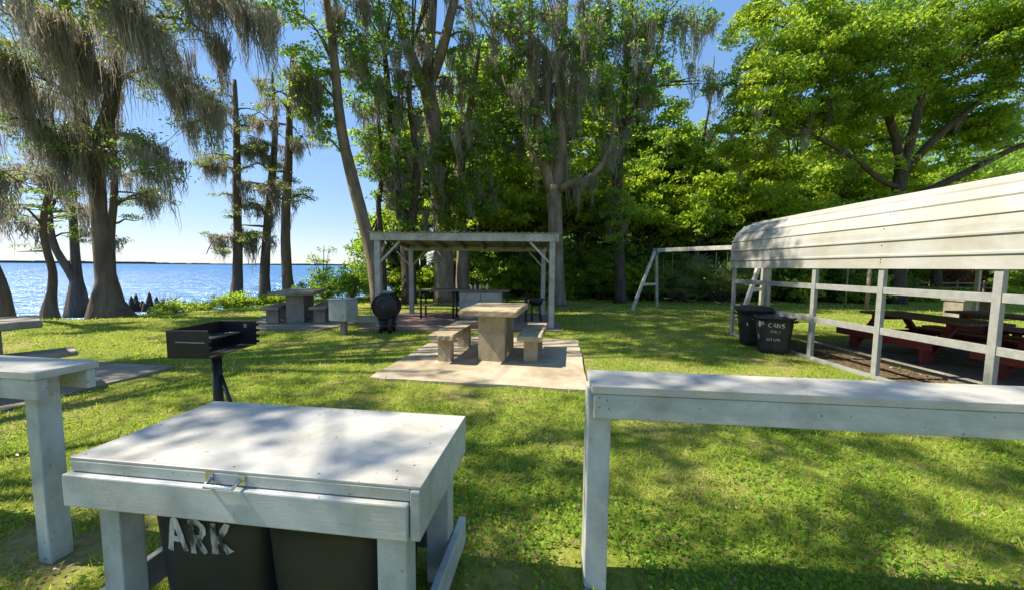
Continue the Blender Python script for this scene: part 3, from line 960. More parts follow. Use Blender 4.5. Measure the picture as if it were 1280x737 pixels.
HT = .89
p = (gp(573.7, 386.5, HT) + gp(646, 388.5, HT)) / 2; q = (gp(601, 377.5, HT) + gp(658.7, 378.5, HT)) / 2
rz, l = between(p, q)
wT = (gp(573.7, 386.5, HT) - gp(646, 388.5, HT)).length
concrete_table('tan concrete picnic table on the sandy slab before the shelter', (p.x, p.y, 0), rz, wT, l, HT, M['concrete'], .36, l - .25, pw=.44, pt=.2, seed=3)
HBn = .50
p = (gp(535.5, 416, HBn) + gp(566, 420, HBn)) / 2; q = (gp(574.5, 399.5, HBn) + gp(596, 400, HBn)) / 2
rz, l = between(p, q)
concrete_bench('tan concrete bench left of the concrete table on the sandy slab', (p.x, p.y, 0), rz, .40, l, HBn, M['concrete'], .26, l - .28, seed=7)
p = (gp(647, 419, HBn) + gp(676, 420, HBn)) / 2; q = (gp(660, 402.5, HBn) + gp(684.5, 402.5, HBn)) / 2
rz, l = between(p, q)
concrete_bench('tan concrete bench right of the concrete table on the sandy slab', (p.x, p.y, 0), rz, .38, l, HBn, M['concrete'], .30, l - .28, seed=9)
# far set
p = gp(374, 402.7, .03); rz = math.radians(14)
t_ = concrete_table('grey concrete picnic table by the lake beside the grey sink box', (p.x - .02, p.y - .28, 0), rz, 1.05, 1.5, .86, M['concrete_grey'], .36, 1.12, pw=.43, pt=.2, tk=.085, seed=13)
p = gp(345, 403.5, .03)
concrete_bench('grey concrete bench on the lake side of the grey concrete table', (p.x - .03, p.y - .22, 0), rz, .42, 1.5, .47, M['concrete_grey'], .28, 1.2, pw=.28, pt=.16, tk=.075, seed=15)
p = gp(403, 402.5, .03)
concrete_bench('grey concrete bench between the grey concrete table and the grey sink box', (p.x - .02, p.y - .22, 0), rz, .42, 1.4, .47, M['concrete_grey'], .28, 1.1, pw=.28, pt=.16, tk=.075, seed=17)
# near left set, mostly outside the picture
rz = math.atan2(-.83, -.60) - PI / 2
p = (gp(99, 438, .47) + gp(92, 432, .47)) / 2
concrete_bench('grey concrete bench on the left slab, just behind the left counter', (p.x, p.y, 0), rz, .42, 1.5, .47, M['concrete_grey'], .22, 1.2, pw=.26, pt=.16, tk=.06, seed=19)
p = (gp(53, 400, .86) + gp(48, 393, .86)) / 2
concrete_table('grey concrete tabletop at the left edge beyond the left counter', (p.x, p.y, 0), rz, .80, 1.4, .86, M['concrete_grey'], .40, 1.1, tk=.09, seed=21)

# ------------------------------------------------------------------ sink box on a post
p = gp(429, 417, 0); sk = thing('outdoor_sink', 'pale grey box-shaped outdoor sink with a tap, on one post by the drum grill', 'sink', (p.x, p.y + .05, 0), math.radians(-12))
mb = MB(); mb.box((0, .0, .555), (.44, .44, .47)); mb.build('cabinet', M['white_wood'], sk, .01)
mb = MB(); mb.box((0, 0, .797), (.47, .47, .016)); mb.build('basin_rim', M['steel'], sk, .005)
mb = MB(); mb.tube([(-.06, .05, .80), (-.06, .05, .88), (-.06, .0, .90), (-.06, -.03, .875)], [.012, .011, .011, .010], 8); mb.box((-.06, .05, .90), (.07, .015, .014)); mb.build('tap', M['chrome'], sk)
mb = MB(); mb.tube([(.1, .08, .80), (.1, .08, .85)], .012, 8); mb.build('valve', M['chrome'], sk)
mb = MB(); mb.box((0, 0, .16), (.12, .12, .33)); mb.build('post', M['concrete_grey'], sk, .01)

# ------------------------------------------------------------------ drum grill
p = gp(479, 417, 0); dg = thing('drum_grill', 'round black drum grill standing end-on upon stubby legs before the shelter', 'grill', (p.x, p.y + .1, 0), math.radians(-3))
ZC = .62; RD = .30
def lathe_y(prof, n=40, cz=ZC):
    mb_ = MB(); mb_.lathe(prof, n, (0, cz), axis='y'); return mb_
mb = lathe_y([(.001, -.03), (RD * .93, -.03), (RD, -.01), (RD, .06), (RD * 1.02, .075), (RD, .09), (RD, .26), (RD * 1.02, .275), (RD, .29), (RD * .9, .35), (.001, .36)])
dr_ = mb.build('drum', M['black_metal'], dg)
mb = MB()
for r in (.275, .15):
    mb2 = lathe_y([(r - .012, -.031), (r - .006, -.044), (r + .006, -.044), (r + .012, -.031)])
    mb.add(mb2.v, mb2.f, True)
mb.build('end_rings', M['black_metal'], dr_)
mb = lathe_y([(.001, -.060), (.035, -.060), (.042, -.046), (.042, -.03)], 20); mb.build('hub', M['rust_metal'], dr_)
mb = MB(); mb.box((.02, .18, ZC + RD + .015), (.24, .24, .05)); mb.build('lid_board', M['raw_wood'], dg, .01)
for x in (-.11, .12):
    for y in (.04, .30):
        mb = MB(); mb.tube([(x * 1.1, y, ZC - RD * .85), (x * .75, y, .15), (x * 1.0, y - .02, 0)], [.06, .045, .05], 10); mb.build('leg', M['black_metal'], dg)
mb = MB(); mb.box((.03, .17, .17), (.26, .32, .05)); mb.build('leg_brace', M['black_metal'], dg, .006)
mb = MB(); mb.tube([(-RD - .02, -.02, ZC - .05), (-RD * .9, -.05, .30), (-RD * .62, -.08, .12), (-.16, -.10, .012)], .012, 8); mb.build('hanging_hose', M['concrete_grey'], dg)

# ------------------------------------------------------------------ picnic shelter
sh = thing('picnic_shelter', 'open white timber picnic shelter with a grey metal shed roof', 'shelter', (0, 0, 0), 0)
xl, xr, yf, yb = -3.36, .995, 9.25, 11.85
zf, zb = 2.36, 2.18
for x, y, zt in ((xl, yf, zf - .16), (xr, yf, zf - .16), (xl + .12, yb, zb - .13), (xr, yb, zb - .13)):
    mb = MB(); mb.box((x, y, zt / 2), (.135, .135, zt)); mb.build('post', M['white_wood'], sh, .006)
mb = MB(); mb.box(((xl + xr) / 2, yf - .085, zf - .085), (xr - xl + .30, .05, .19)); mb.build('fascia', M['white_wood'], sh, .005)
mb = MB(); mb.box(((xl + xr) / 2, yf + .03, zf - .09), (xr - xl + .2, .09, .16)); mb.build('front_beam', M['paint_dark'], sh, .004)
mb = MB(); mb.box(((xl + xr) / 2, yb, zb - .07), (xr - xl + .2, .10, .14)); mb.build('back_beam', M['white_wood'], sh, .004)
for k in range(8):
    x = xl + .05 + (xr - xl - .1) * k / 7
    mb = MB(); mb.bar((x, yf + .08, zf - .055), (x, yb + .35, zb - .045), .05, .11); mb.build('rafter', M['raw_wood'], sh, .003)
for x, sgn in ((xl, 1), (xr, -1)):
    mb = MB(); mb.bar((x + sgn * .05, yf, zf - .72), (x + sgn * .56, yf, zf - .19), .05, .085, (0, 1, 0)); mb.build('brace', M['white_wood'], sh, .003)
    mb = MB(); mb.bar((x + (.12 if sgn > 0 else 0) + sgn * .05, yb, zb - .60), (x + (.12 if sgn > 0 else 0) + sgn * .45, yb, zb - .16), .045, .075, (0, 1, 0)); mb.build('brace', M['white_wood'], sh, .003)
    mb = MB(); mb.bar((x, yf + .05, zf - .70), (x, yf + .52, zf - .23), .045, .075); mb.build('brace', M['white_wood'], sh, .003)
mb = MB(); mb.bar((xl + .12 - .05, yb - .02, zb - .6), (xl + .12 - .45, yb - .02, zb - .16), .045, .075, (0, 1, 0)); mb.build('brace', M['white_wood'], sh, .003)
# corrugated sheet
nx = 240
v, f = [], []
xa, xb = xl - .2, xr + .2
for side in (0, 1):
    for j, (y, z) in enumerate(((yf - .18, zf + .022), (yb + .45, zb - .0))):
        for i in range(nx + 1):
            x = xa + (xb - xa) * i / nx
            v.append((x, y, z + .014 * math.cos(i * 2 * PI / 8) + (.0 if side == 0 else .004)))
w_ = nx + 1
for i in range(nx):
    f.append((i, w_ + i, w_ + i + 1, i + 1)); f.append((2 * w_ + i, 2 * w_ + i + 1, 3 * w_ + i + 1, 3 * w_ + i))
    f.append((i, i + 1, 2 * w_ + i + 1, 2 * w_ + i)); f.append((w_ + i, 3 * w_ + i, 3 * w_ + i + 1, w_ + i + 1))
mb = MB(); mb.add(v, f, True); mb.build('roof', M['tin_grey'], sh)

# serving table and cabinet in the shelter
p = gp(526, 398, .03); YT = p.y
st_ = thing('serving_table', 'long plank table on black metal legs in the shelter', 'table', (p.x, YT, 0), math.radians(-2))
LT = 2.62
mb = MB(); mb.box((LT / 2 - .05, .30, .855), (LT, .62, .045)); mb.build('tabletop', M['raw_wood'], st_, .004)
for x in (.0, .95, LT - .12):
    for y in (.03, .55):
        mb = MB(); mb.tube([(x, y, .03), (x, y, .835)], .028, 8); mb.build('leg', M['black_metal'], st_)
mb = MB(); mb.box((.55, .30, .40), (1.05, .30, .04)); mb.build('shelf', M['raw_wood'], st_, .004)
p = gp(573.5, 383, .4)
cb_ = thing('cabinet', 'cream two-door cabinet under the right half of the serving table', 'cabinet', (p.x, YT - .02, 0), math.radians(-2))
cw = 1.25
mb = MB(); mb.box((cw / 2, .28, .43), (cw, .5, .79)); bdy = mb.build('carcass', M['concrete'], cb_, .004)
for k in (0, 1):
    mb = MB(); mb.box((cw * (.25 + .5 * k), .018, .52), (cw * .5 - .03, .02, .52)); dd = mb.build('door', M['white_wood'], cb_, .004)
    mb = MB(); mb.box((cw * .5 + (-.05, .05)[k], .0, .55), (.015, .025, .07)); mb.build('handle', M['rust_metal'], dd)
bm_ = surf('clear_bottle', [(0.3, (0.5, 0.55, 0.55)), (0.7, (0.7, 0.72, 0.7))], 9, (1, 1, 1), 0.2, 0)
for k, (x, lb) in enumerate(((589, 'short pale bottle, first on the shelter table'), (594, 'pale bottle standing second in the row on the shelter table'),
                             (600, 'third pale bottle in the row on the shelter table'), (609, 'slim pale bottle standing apart on the shelter table'),)):
    p = P(x, 360, YT + .28)
    b_ = thing('bottle', lb, 'bottle', (p.x, p.y, .878), 0, 'bottles on the shelter table')
    hh = (.13, .17, .16, .18)[k]
    mb = MB(); mb.lathe([(.001, 0), (.032, .001), (.034, .01), (.034, hh * .6), (.013, hh * .78), (.012, hh * .93)], 14); mb.build('body', bm_, b_)
    mb = MB(); mb.lathe([(.0145, hh * .9), (.0145, hh), (.001, hh)], 12); mb.build('cap', M['white_wood'], b_)
# small charcoal grill
p = gp(667, 401, .03)
kg = thing('charcoal_grill', 'small black charcoal grill with a side shelf under the shelter roof', 'grill', (p.x, p.y, 0), 0)
mb = MB(); mb.lathe([(.001, .46), (.10, .47), (.17, .52), (.20, .60), (.205, .64), (.19, .64), (.15, .55), (.001, .52)], 24, (.06, 0)); mb.build('bowl', M['black_metal'], kg)
mb = MB(); mb.box((.06, 0, .66), (.50, .30, .03)); mb.build('grate', M['rust_metal'], kg, .004)
mb = MB(); mb.box((-.22, 0, .60), (.09, .09, .22)); mb.box((-.22, 0, .30), (.07, .07, .6)); mb.box((-.26, 0, .715), (.22, .26, .025)); mb.build('side_post', M['black_metal'], kg, .004)
for x, y in ((-.05, -.12), (.16, -.12), (-.05, .12), (.16, .12)):
    mb = MB(); mb.tube([(x * 1.2 + .01, y * 1.2, .03), (x, y, .52)], .018, 8); mb.build('leg', M['black_metal'], kg)

# ------------------------------------------------------------------ swing set
sw = thing('swing_set', 'white timber swing set with green corner brackets by the woods', 'swing set', (0, 0, 0), 0)
a1 = gp(790, 387.5, 0); a2 = gp(821, 383.5, 0)
topL = P(820, 313, (a1.y + a2.y) / 2)
bd_ = Vector((1.35, -1.95, 0)).normalized()
Ls = 3.7
topR = Vector((topL.x, topL.y, topL.z)) + bd_ * Ls; topR.z = topL.z
off1, off2 = a1 - Vector((topL.x, topL.y, 0)), a2 - Vector((topL.x, topL.y, 0))
mb = MB(); mb.bar(topL - bd_ * .1, topR + bd_ * .1, .10, .14); mb.build('beam', M['white_wood'], sw, .005)
for tp in (topL, topR):
    for of in (off1, off2):
        mb = MB(); mb.bar(Vector((tp.x, tp.y, tp.z - .02)) + of.normalized() * .05, Vector((tp.x + of.x, tp.y + of.y, 0)), .10, .10, (0, 1, 0)); mb.build('leg', M['white_wood'], sw, .005)
    k = .58
    mb = MB(); mb.bar(Vector((tp.x + off1.x * k, tp.y + off1.y * k, tp.z * (1 - k))), Vector((tp.x + off2.x * k, tp.y + off2.y * k, tp.z * (1 - k))), .05, .10); mb.build('cross_brace', M['white_wood'], sw, .004)
    mb = MB(); mb.box((tp.x, tp.y, tp.z - .06), (.17, .17, .24), math.atan2(bd_.y, bd_.x)); mb.build('bracket', M['green_metal'], sw, .01)
for k, f_ in enumerate((.14, .40, .66)):
    for dlt in (-.18, .18):
        q_ = topL + bd_ * (Ls * f_ + dlt)
        mb = MB(); mb.tube([(q_.x, q_.y, topL.z - .07), (q_.x, q_.y, .48)], .005, 6); mb.build('chain', M['rust_metal'], sw)
    q1, q2 = topL + bd_ * (Ls * f_ - .19), topL + bd_ * (Ls * f_ + .19)
    mb = MB(); mb.tube([(q1.x, q1.y, .48), ((q1.x * 3 + q2.x) / 4, (q1.y * 3 + q2.y) / 4, .44), ((q1.x + q2.x) / 2, (q1.y + q2.y) / 2, .425), ((q1.x + q2.x * 3) / 4, (q1.y + q2.y * 3) / 4, .44), (q2.x, q2.y, .48)], .022, 8)
    mb.build('seat', M['can'], sw)

# ------------------------------------------------------------------ carport
cp = thing('carport', 'long metal carport with rounded cream corrugated eaves and railed posts', 'carport', (0, 0, 0), 0)
cx0 = 5.20; cx1 = 10.9; cyf, cyn = 8.72, 1.9
ze = 1.60
prof = [(cx0 - .05, ze)]
def rib(pts):
    return pts
path = []
path.append((cx0 - .05, ze - .03)); path.append((cx0 - .05, ze + .40))
rc = .62
for k in range(1, 9):
    a = (PI / 2 - .20) * k / 8
    path.append((cx0 - .05 + rc * (1 - math.cos(a)), ze + .40 + rc * math.sin(a)))
xm = (cx0 + cx1) / 2
lx_, lz_ = path[-1]
path.append((xm, lz_ + (xm - lx_) * .20))
half = path[:]
for x, z in half[::-1][1:]: path.append((2 * xm - x, z))
# resample with hat ribs
pp = [Vector((x, z)) for x, z in path]
acc = [0]
for a, b in zip(pp[:-1], pp[1:]): acc.append(acc[-1] + (b - a).length)
def at_s(s):
    for i in range(len(pp) - 1):
        if s <= acc[i + 1] or i == len(pp) - 2:
            f_ = (s - acc[i]) / (acc[i + 1] - acc[i]); t_ = (pp[i + 1] - pp[i]).normalized()
            return pp[i].lerp(pp[i + 1], f_), Vector((-t_.y, t_.x))
    return pp[-1], Vector((0, 1))
outer = []
s = 0.0
sp = .215
ns = int(acc[-1] / sp)
ss = [(0, 0)]
for k in range(1, ns + 1):
    c_ = k * sp - .04
    if c_ + .03 < acc[-1]:
        ss += [(c_ - .026, 0), (c_ - .012, .019), (c_ + .012, .019), (c_ + .026, 0)]
ss.append((acc[-1], 0))
for k in range(1, 10): ss.append((acc[1] + .1 * k * .7, 0.001))
ss = sorted([q for q in ss if q[0] <= acc[-1]])
v, f = [], []
for y in (cyn, cyf):
    for s_, hgt in ss:
        c_, n_ = at_s(s_)
        if hgt < 0.0015: hgt = 0
        w2 = c_ + n_ * hgt
        v.append((w2.x, y, w2.y))
    for s_, hgt in ss:
        c_, n_ = at_s(s_)
        w2 = c_ - n_ * .004
        v.append((w2.x, y, w2.y))
m_ = len(ss)
for i in range(m_ - 1):
    f.append((i, i + 1, 2 * m_ + i + 1, 2 * m_ + i))
    f.append((m_ + i, 3 * m_ + i, 3 * m_ + i + 1, m_ + i + 1))
    f.append((i, m_ + i, m_ + i + 1, i + 1)); f.append((2 * m_ + i, 2 * m_ + i + 1, 3 * m_ + i + 1, 3 * m_ + i))
mb = MB(); mb.add(v, f); mb.build('roof', M['tin'], cp)
for y in (3.62, 5.17, 6.9):
    for s_ in (.09, .13, .32, .55, .76):
        c_, n_ = at_s(s_)
        mb = MB(); mb.tube([(c_.x - .001, y, c_.y), (c_.x + n_.x * .006, y, c_.y + n_.y * .006)], .007, 8); mb.build('screw', M['rust_metal'], cp)
ys = [8.62, 7.47, 6.32, 5.17, 3.92, 2.80, 1.98]
for xx in (cx0, cx1):
    for y in ys:
        if xx == cx1 and ys.index(y) % 2: continue
        mb = MB(); mb.box((xx, y, (ze + .3) / 2), (.062, .075, ze + .3)); mb.build('post', M['steel'], cp, .004)
for y in ys[::2]:
    mb = MB()
    pts = [(c_.x + .0, y, c_.y) for c_, n_ in (( (at_s(s_)[0] - at_s(s_)[1] * .04), 0) for s_ in np.linspace(.3, acc[-1] - .3, 24))]
    for a, b in zip(pts[:-1], pts[1:]): mb.bar(a, b, .06, .06, (0, 1, 0))
    mb.build('roof_bow', M['steel'], cp)
for z in (1.265, .70):
    for y0, y1 in zip(ys[:-1], ys[1:]):
        mb = MB(); mb.box((cx0 + .002, (y0 + y1) / 2, z), (.045, y0 - y1 - .078, .095)); mb.build('rail', M['steel'], cp, .004)
for xx in (cx0, cx1):
    mb = MB(); mb.box((xx, (ys[0] + ys[-1]) / 2, .028), (.064, ys[0] - ys[-1] + .2, .056)); mb.build('base_rail', M['steel'], cp, .004)

# ------------------------------------------------------------------ maroon picnic tables
def maroon_table(label, loc, rz=0.0):
    t = thing('picnic_table', label, 'picnic table', loc, rz)
    l = 1.75
    for k in range(5):
        pass
    mb = MB()
    for k in range(5): mb.box((-.32 + k * .16, 0, .715), (.15, l, .045))
    mb.build('tabletop', M['dark_top'], t, .004)
    for sx in (-1, 1):
        mb = MB()
        for k in range(2): mb.box((sx * (.62 + k * .15), 0, .41), (.14, l, .045))
        mb.build('bench_seat', M['maroon'], t, .004)
        mb = MB(); mb.box((sx * .70 + sx * .152, 0, .36), (.03, l - .05, .14)); mb.build('seat_apron', M['maroon'], t, .004)
    for y in (-.62, .62):
        mb = MB(); mb.box((0, y, .645), (.74, .05, .09)); mb.box((0, y + .045, .345), (1.62, .045, .10)); mb.build('cross_beam', M['maroon'], t, .004)
        for sx in (-1, 1):
            mb = MB(); mb.bar((sx * .72, y, .05), (sx * .26, y, .66), .05, .13, (0, 1, 0)); mb.build('leg', M['maroon'], t, .004)
            mb = MB(); mb.box((sx * .74, y - .05, .19), (.16, .045, .27)); mb.build('seat_leg', M['maroon'], t, .004)
    return t
maroon_table('maroon picnic table under the carport, behind the post nearest the trash cans', (7.45, 6.55, 0))
maroon_table('maroon picnic table under the carport close behind the nearest visible post', (7.55, 4.45, 0))
maroon_table('maroon picnic table under the far side of the carport, deep in shade', (9.35, 6.7, 0))
maroon_table('maroon picnic table under the far side of the carport, nearer the viewer', (9.4, 4.7, 0))

# pale bench table beyond the carport
p = gp(1228, 389, 0.0)
k_ = Vector((10.6, 9.4, 0))
p = P(1206, 378, 11.5)
wt = thing('white_table', 'low grey table standing on the lawn beyond the carport', 'table', (p.x, 11.5, 0), math.radians(6))
mb = MB(); mb.box((.7, .3, .62), (1.4, .6, .06)); mb.build('tabletop', M['concrete_grey'], wt, .006)
for x in (.08, 1.3):
    mb = MB(); mb.box((x, .3, .30), (.09, .5, .60)); mb.build('leg', M['concrete_grey'], wt, .006)
mb = MB(); mb.box((.7, .46, .40), (1.1, .05, .40)); mb.build('back_panel', M['paint_dark'], wt, .004)
# two slim poles seen through the carport
for x, b_y, d_, lb in ((1083, 385, 14.3, 'thick grey timber pole on the lawn seen through the carport'), (1056, 383, 15.0, 'thin grey timber pole on the lawn seen through the carport')):
    p = P(x, 385, d_)
    po = thing('pole', lb, 'pole', (p.x, d_, 0))
    w_ = .13 if x == 1083 else .06
    mb = MB(); mb.tube([(0, 0, 0), (0.01, 0, 1.4), (0, .01, 2.6)], [w_ / 2 * 1.1, w_ / 2, w_ / 2 * .9], 10, wob=.03); mb.build('shaft', M['raw_wood'], po)
    mb = MB(); mb.tube([(0, .01, 2.6), (0, .01, 2.63)], [w_ / 2 * 1.25, w_ / 2 * .8], 10); mb.build('cap', M['raw_wood'], po)

# ------------------------------------------------------------------ trees
def smooth_path(pts, rad, step=0.45):
    """Catmull-Rom through the joints"""
    pts = [Vector(p) for p in pts]
    n = len(pts)
    out, ro = [], []
    for i in range(n - 1):
        p0 = pts[max(0, i - 1)]; p1 = pts[i]; p2 = pts[i + 1]; p3 = pts[min(n - 1, i + 2)]
        k = max(2, int((p2 - p1).length / step))
        for j in range(k):
            t = j / k
            q = 0.5 * ((2 * p1) + (p2 - p0) * t + (2 * p0 - 5 * p1 + 4 * p2 - p3) * t * t + (3 * p1 - p0 - 3 * p2 + p3) * t ** 3)
            out.append(q); ro.append(rad[i] + (rad[i + 1] - rad[i]) * t)
    out.append(pts[-1]); ro.append(rad[-1])
    return out, ro

def grow_tree(name, label, base, limbs, blobs=(), group=None, bark='bark', leaf='leaf_oak', seed=1,
              size=.13, aspect=.5, wind=None, moss_w=.034, cat='tree', flat=.5, rz=0.0, sag=1.0, tip_leaf=14, tip_r=.35, beards=()):
    """limbs: dicts with p = [(point, radius)...] in world space, sub, sl, t0, droop, moss=(per metre, strands, length), leafy"""
    rng = np.random.default_rng(seed)
    rr = random.Random(seed)
    base = Vector(base)
    root = thing(name, label, cat, base, 0.0, group)
    wood = MB()
    skel = []
    anchors, alen, aper = [], [], []
    clumps = []
    def add_moss(pts, dens, strands, L, t0=0.0):
        for a, b in zip(pts[:-1], pts[1:]):
            seg = (b - a).length
            if seg > 1e-6 and abs(b.z - a.z) / seg > .80: continue
            k = seg * dens
            k = int(k) + (rr.random() < k - int(k))
            for _ in range(k):
                gap = math.sin(2.9 * a.x + 1.7 * a.y + 2.3 * a.z + seed)
                if gap < .0: continue
                anchors.append(a.lerp(b, rr.random())); alen.append(L * rr.uniform(.3, 1.1) * (.65 + .4 * gap)); aper.append(strands)
    hyp = math.hypot(base.x, base.y)
    rs_ = base.y / hyp if (hyp > 6 and base.y > 6) else 1.0      # radii were read off a wide-angle picture
    for lb in limbs:
        pts = [Vector(p) - base for p, r in lb['p']]
        rad = [r * rs_ for p, r in lb['p']]
        sp, sr = smooth_path(pts, rad)
        big = max(rad) > .12
        fl = None
        if lb.get('flare'):
            fl = [lb['flare'] * max(0, 1 - (q.z - sp[0].z) / 1.6) ** 1.5 for q in sp]
        wood.tube(sp, sr, 18 if lb.get('flare') else 12 if big else 7, True, .06 if big else .1, fl, rr.randint(0, 999))
        skel += [(q, r) for q, r in zip(sp, sr)][int(len(sp) * lb.get('t0', .3)):]
        ms = lb.get('moss')
        i0 = int(len(sp) * lb.get('t0', .3))
        if ms and lb.get('limb_moss', True): add_moss(sp[i0:], *ms)
        for k in range(lb.get('sub', 0)):
            t = lb.get('t0', .3) + (1 - lb.get('t0', .3)) * (k + rr.random()) / lb['sub']
            i = min(len(sp) - 2, int(t * (len(sp) - 1)))
            dr = (sp[i + 1] - sp[i]).normalized()
            a = rr.uniform(0, 2 * PI)
            d = (dr * .35 + Vector((math.cos(a), math.sin(a), rr.uniform(-.1, .45)))).normalized()
            Ls = rr.uniform(*lb.get('sl', (.8, 2)))
            dp = lb.get('droop', .35)
            q = [sp[i] + d * (Ls * u) + Vector((rr.uniform(-.06, .06), rr.uniform(-.06, .06), rr.uniform(-.05, .05))) * Ls * (u > 0) - Vector((0, 0, dp * Ls * u * u)) for u in (0, .25, .5, .75, 1)]
            r0 = min(.07, max(.016, sr[i] * .4))
            wood.tube(q, [r0, r0 * .8, r0 * .6, r0 * .4, .006], 5, False, .1)
            skel += [(x, r0 * .6) for x in q[1:]]
            if ms: add_moss(q[1:], *ms)
            for u in (2, 3, 4):
                if rr.random() < lb.get('leafy', .5): clumps.append(q[u] + Vector((rr.uniform(-.2, .2), rr.uniform(-.2, .2), rr.uniform(0, .2))))
    parts = []
    if clumps:
        parts.append(leaves([tuple(c) for c in clumps], tip_leaf, tip_r, size, aspect, flat, .7, .5, .5, rng))
    sk = np.array([tuple(q) for q, r in skel]) if skel else None
    for bl_ in blobs:
        c = np.array(tuple(Vector(bl_['c']) - base)); r = np.array(bl_['r'])
        n = bl_['n']
        d = unit(rng.normal(size=(n, 3))) * (rng.random((n, 1)) ** (1 / 2.4))
        # uneven outline: push lobes in and out
        lob = 1 + .22 * np.sin(d[:, :1] * 5 + seed) * np.cos(d[:, 1:2] * 4 + 2 * seed) + .12 * rng.normal(size=(n, 1))
        cc = c + d * r * lob
        hi = (cc[:, 2] - c[2]) / r[2]
        ct = np.clip(bl_.get('tint', .5) + .8 * (rng.random(n) - .5), 0.0, 1)
        parts.append(leaves(cc, bl_.get('per', 60), bl_.get('cr', .5), bl_.get('size', size), aspect, flat, .7, .5, .5, rng, ct))
        if sk is not None:
            for j in range(0, n, bl_.get('twig', 3)):
                e = Vector(cc[j])
                dd = np.linalg.norm(sk - cc[j], axis=1) + 0.6 * np.maximum(0, sk[:, 2] - cc[j][2])
                b0 = Vector(sk[int(dd.argmin())])
                if (e - b0).length < .25: continue
                mid = b0.lerp(e, .5) + Vector((rr.uniform(-.1, .1), rr.uniform(-.1, .1), rr.uniform(0, .18))) * (e - b0).length
                rt = min(.05, .012 + .011 * (e - b0).length)
                wood.tube([b0, b0.lerp(mid, .6), mid.lerp(e, .4), e], [rt, rt * .75, rt * .5, .005], 4, False)
        mf = bl_.get('moss')
        if mf:
            pick = rng.random(n) < mf[0]
            for j in np.nonzero(pick)[0]:
                anchors.append(Vector(cc[j])); alen.append(mf[2] * rr.uniform(.35, 1.15)); aper.append(mf[1])
    for q, L_, k in beards:
        for _ in range(3):
            anchors.append(Vector(q) - base + Vector((rr.uniform(-.2, .2), rr.uniform(-.2, .2), 0))); alen.append(L_ * rr.uniform(.7, 1.1)); aper.append(k)
    wood.build('trunk', M[bark], root)
    if parts:
        v, f, t = join_np(parts)
        np_mesh('crown', v, 4, f, M[leaf], root, t)
    if anchors:
        an = np.array([tuple(a) for a in anchors]); al = np.array(alen); ap = np.array(aper)
        lst = [moss_strands(an[ap == k], int(k), al[ap == k], .09 + .0016 * k, moss_w, WIND if wind is None else np.array(wind), rng) for k in np.unique(ap)]
        v, f, t = join_np(lst)
        tag(np_mesh('moss', v, 4, f, M['moss'], root, t), kind='stuff')
    return root

def LP(pts, d0=None):
    """joints given as (px, py, distance, radius)"""
    return [(P(a, b, c), r) for a, b, c, r in pts]

WL = (0.10, -0.01)       # breeze off the lake in the near strands
WM = (0.05, 0.01)

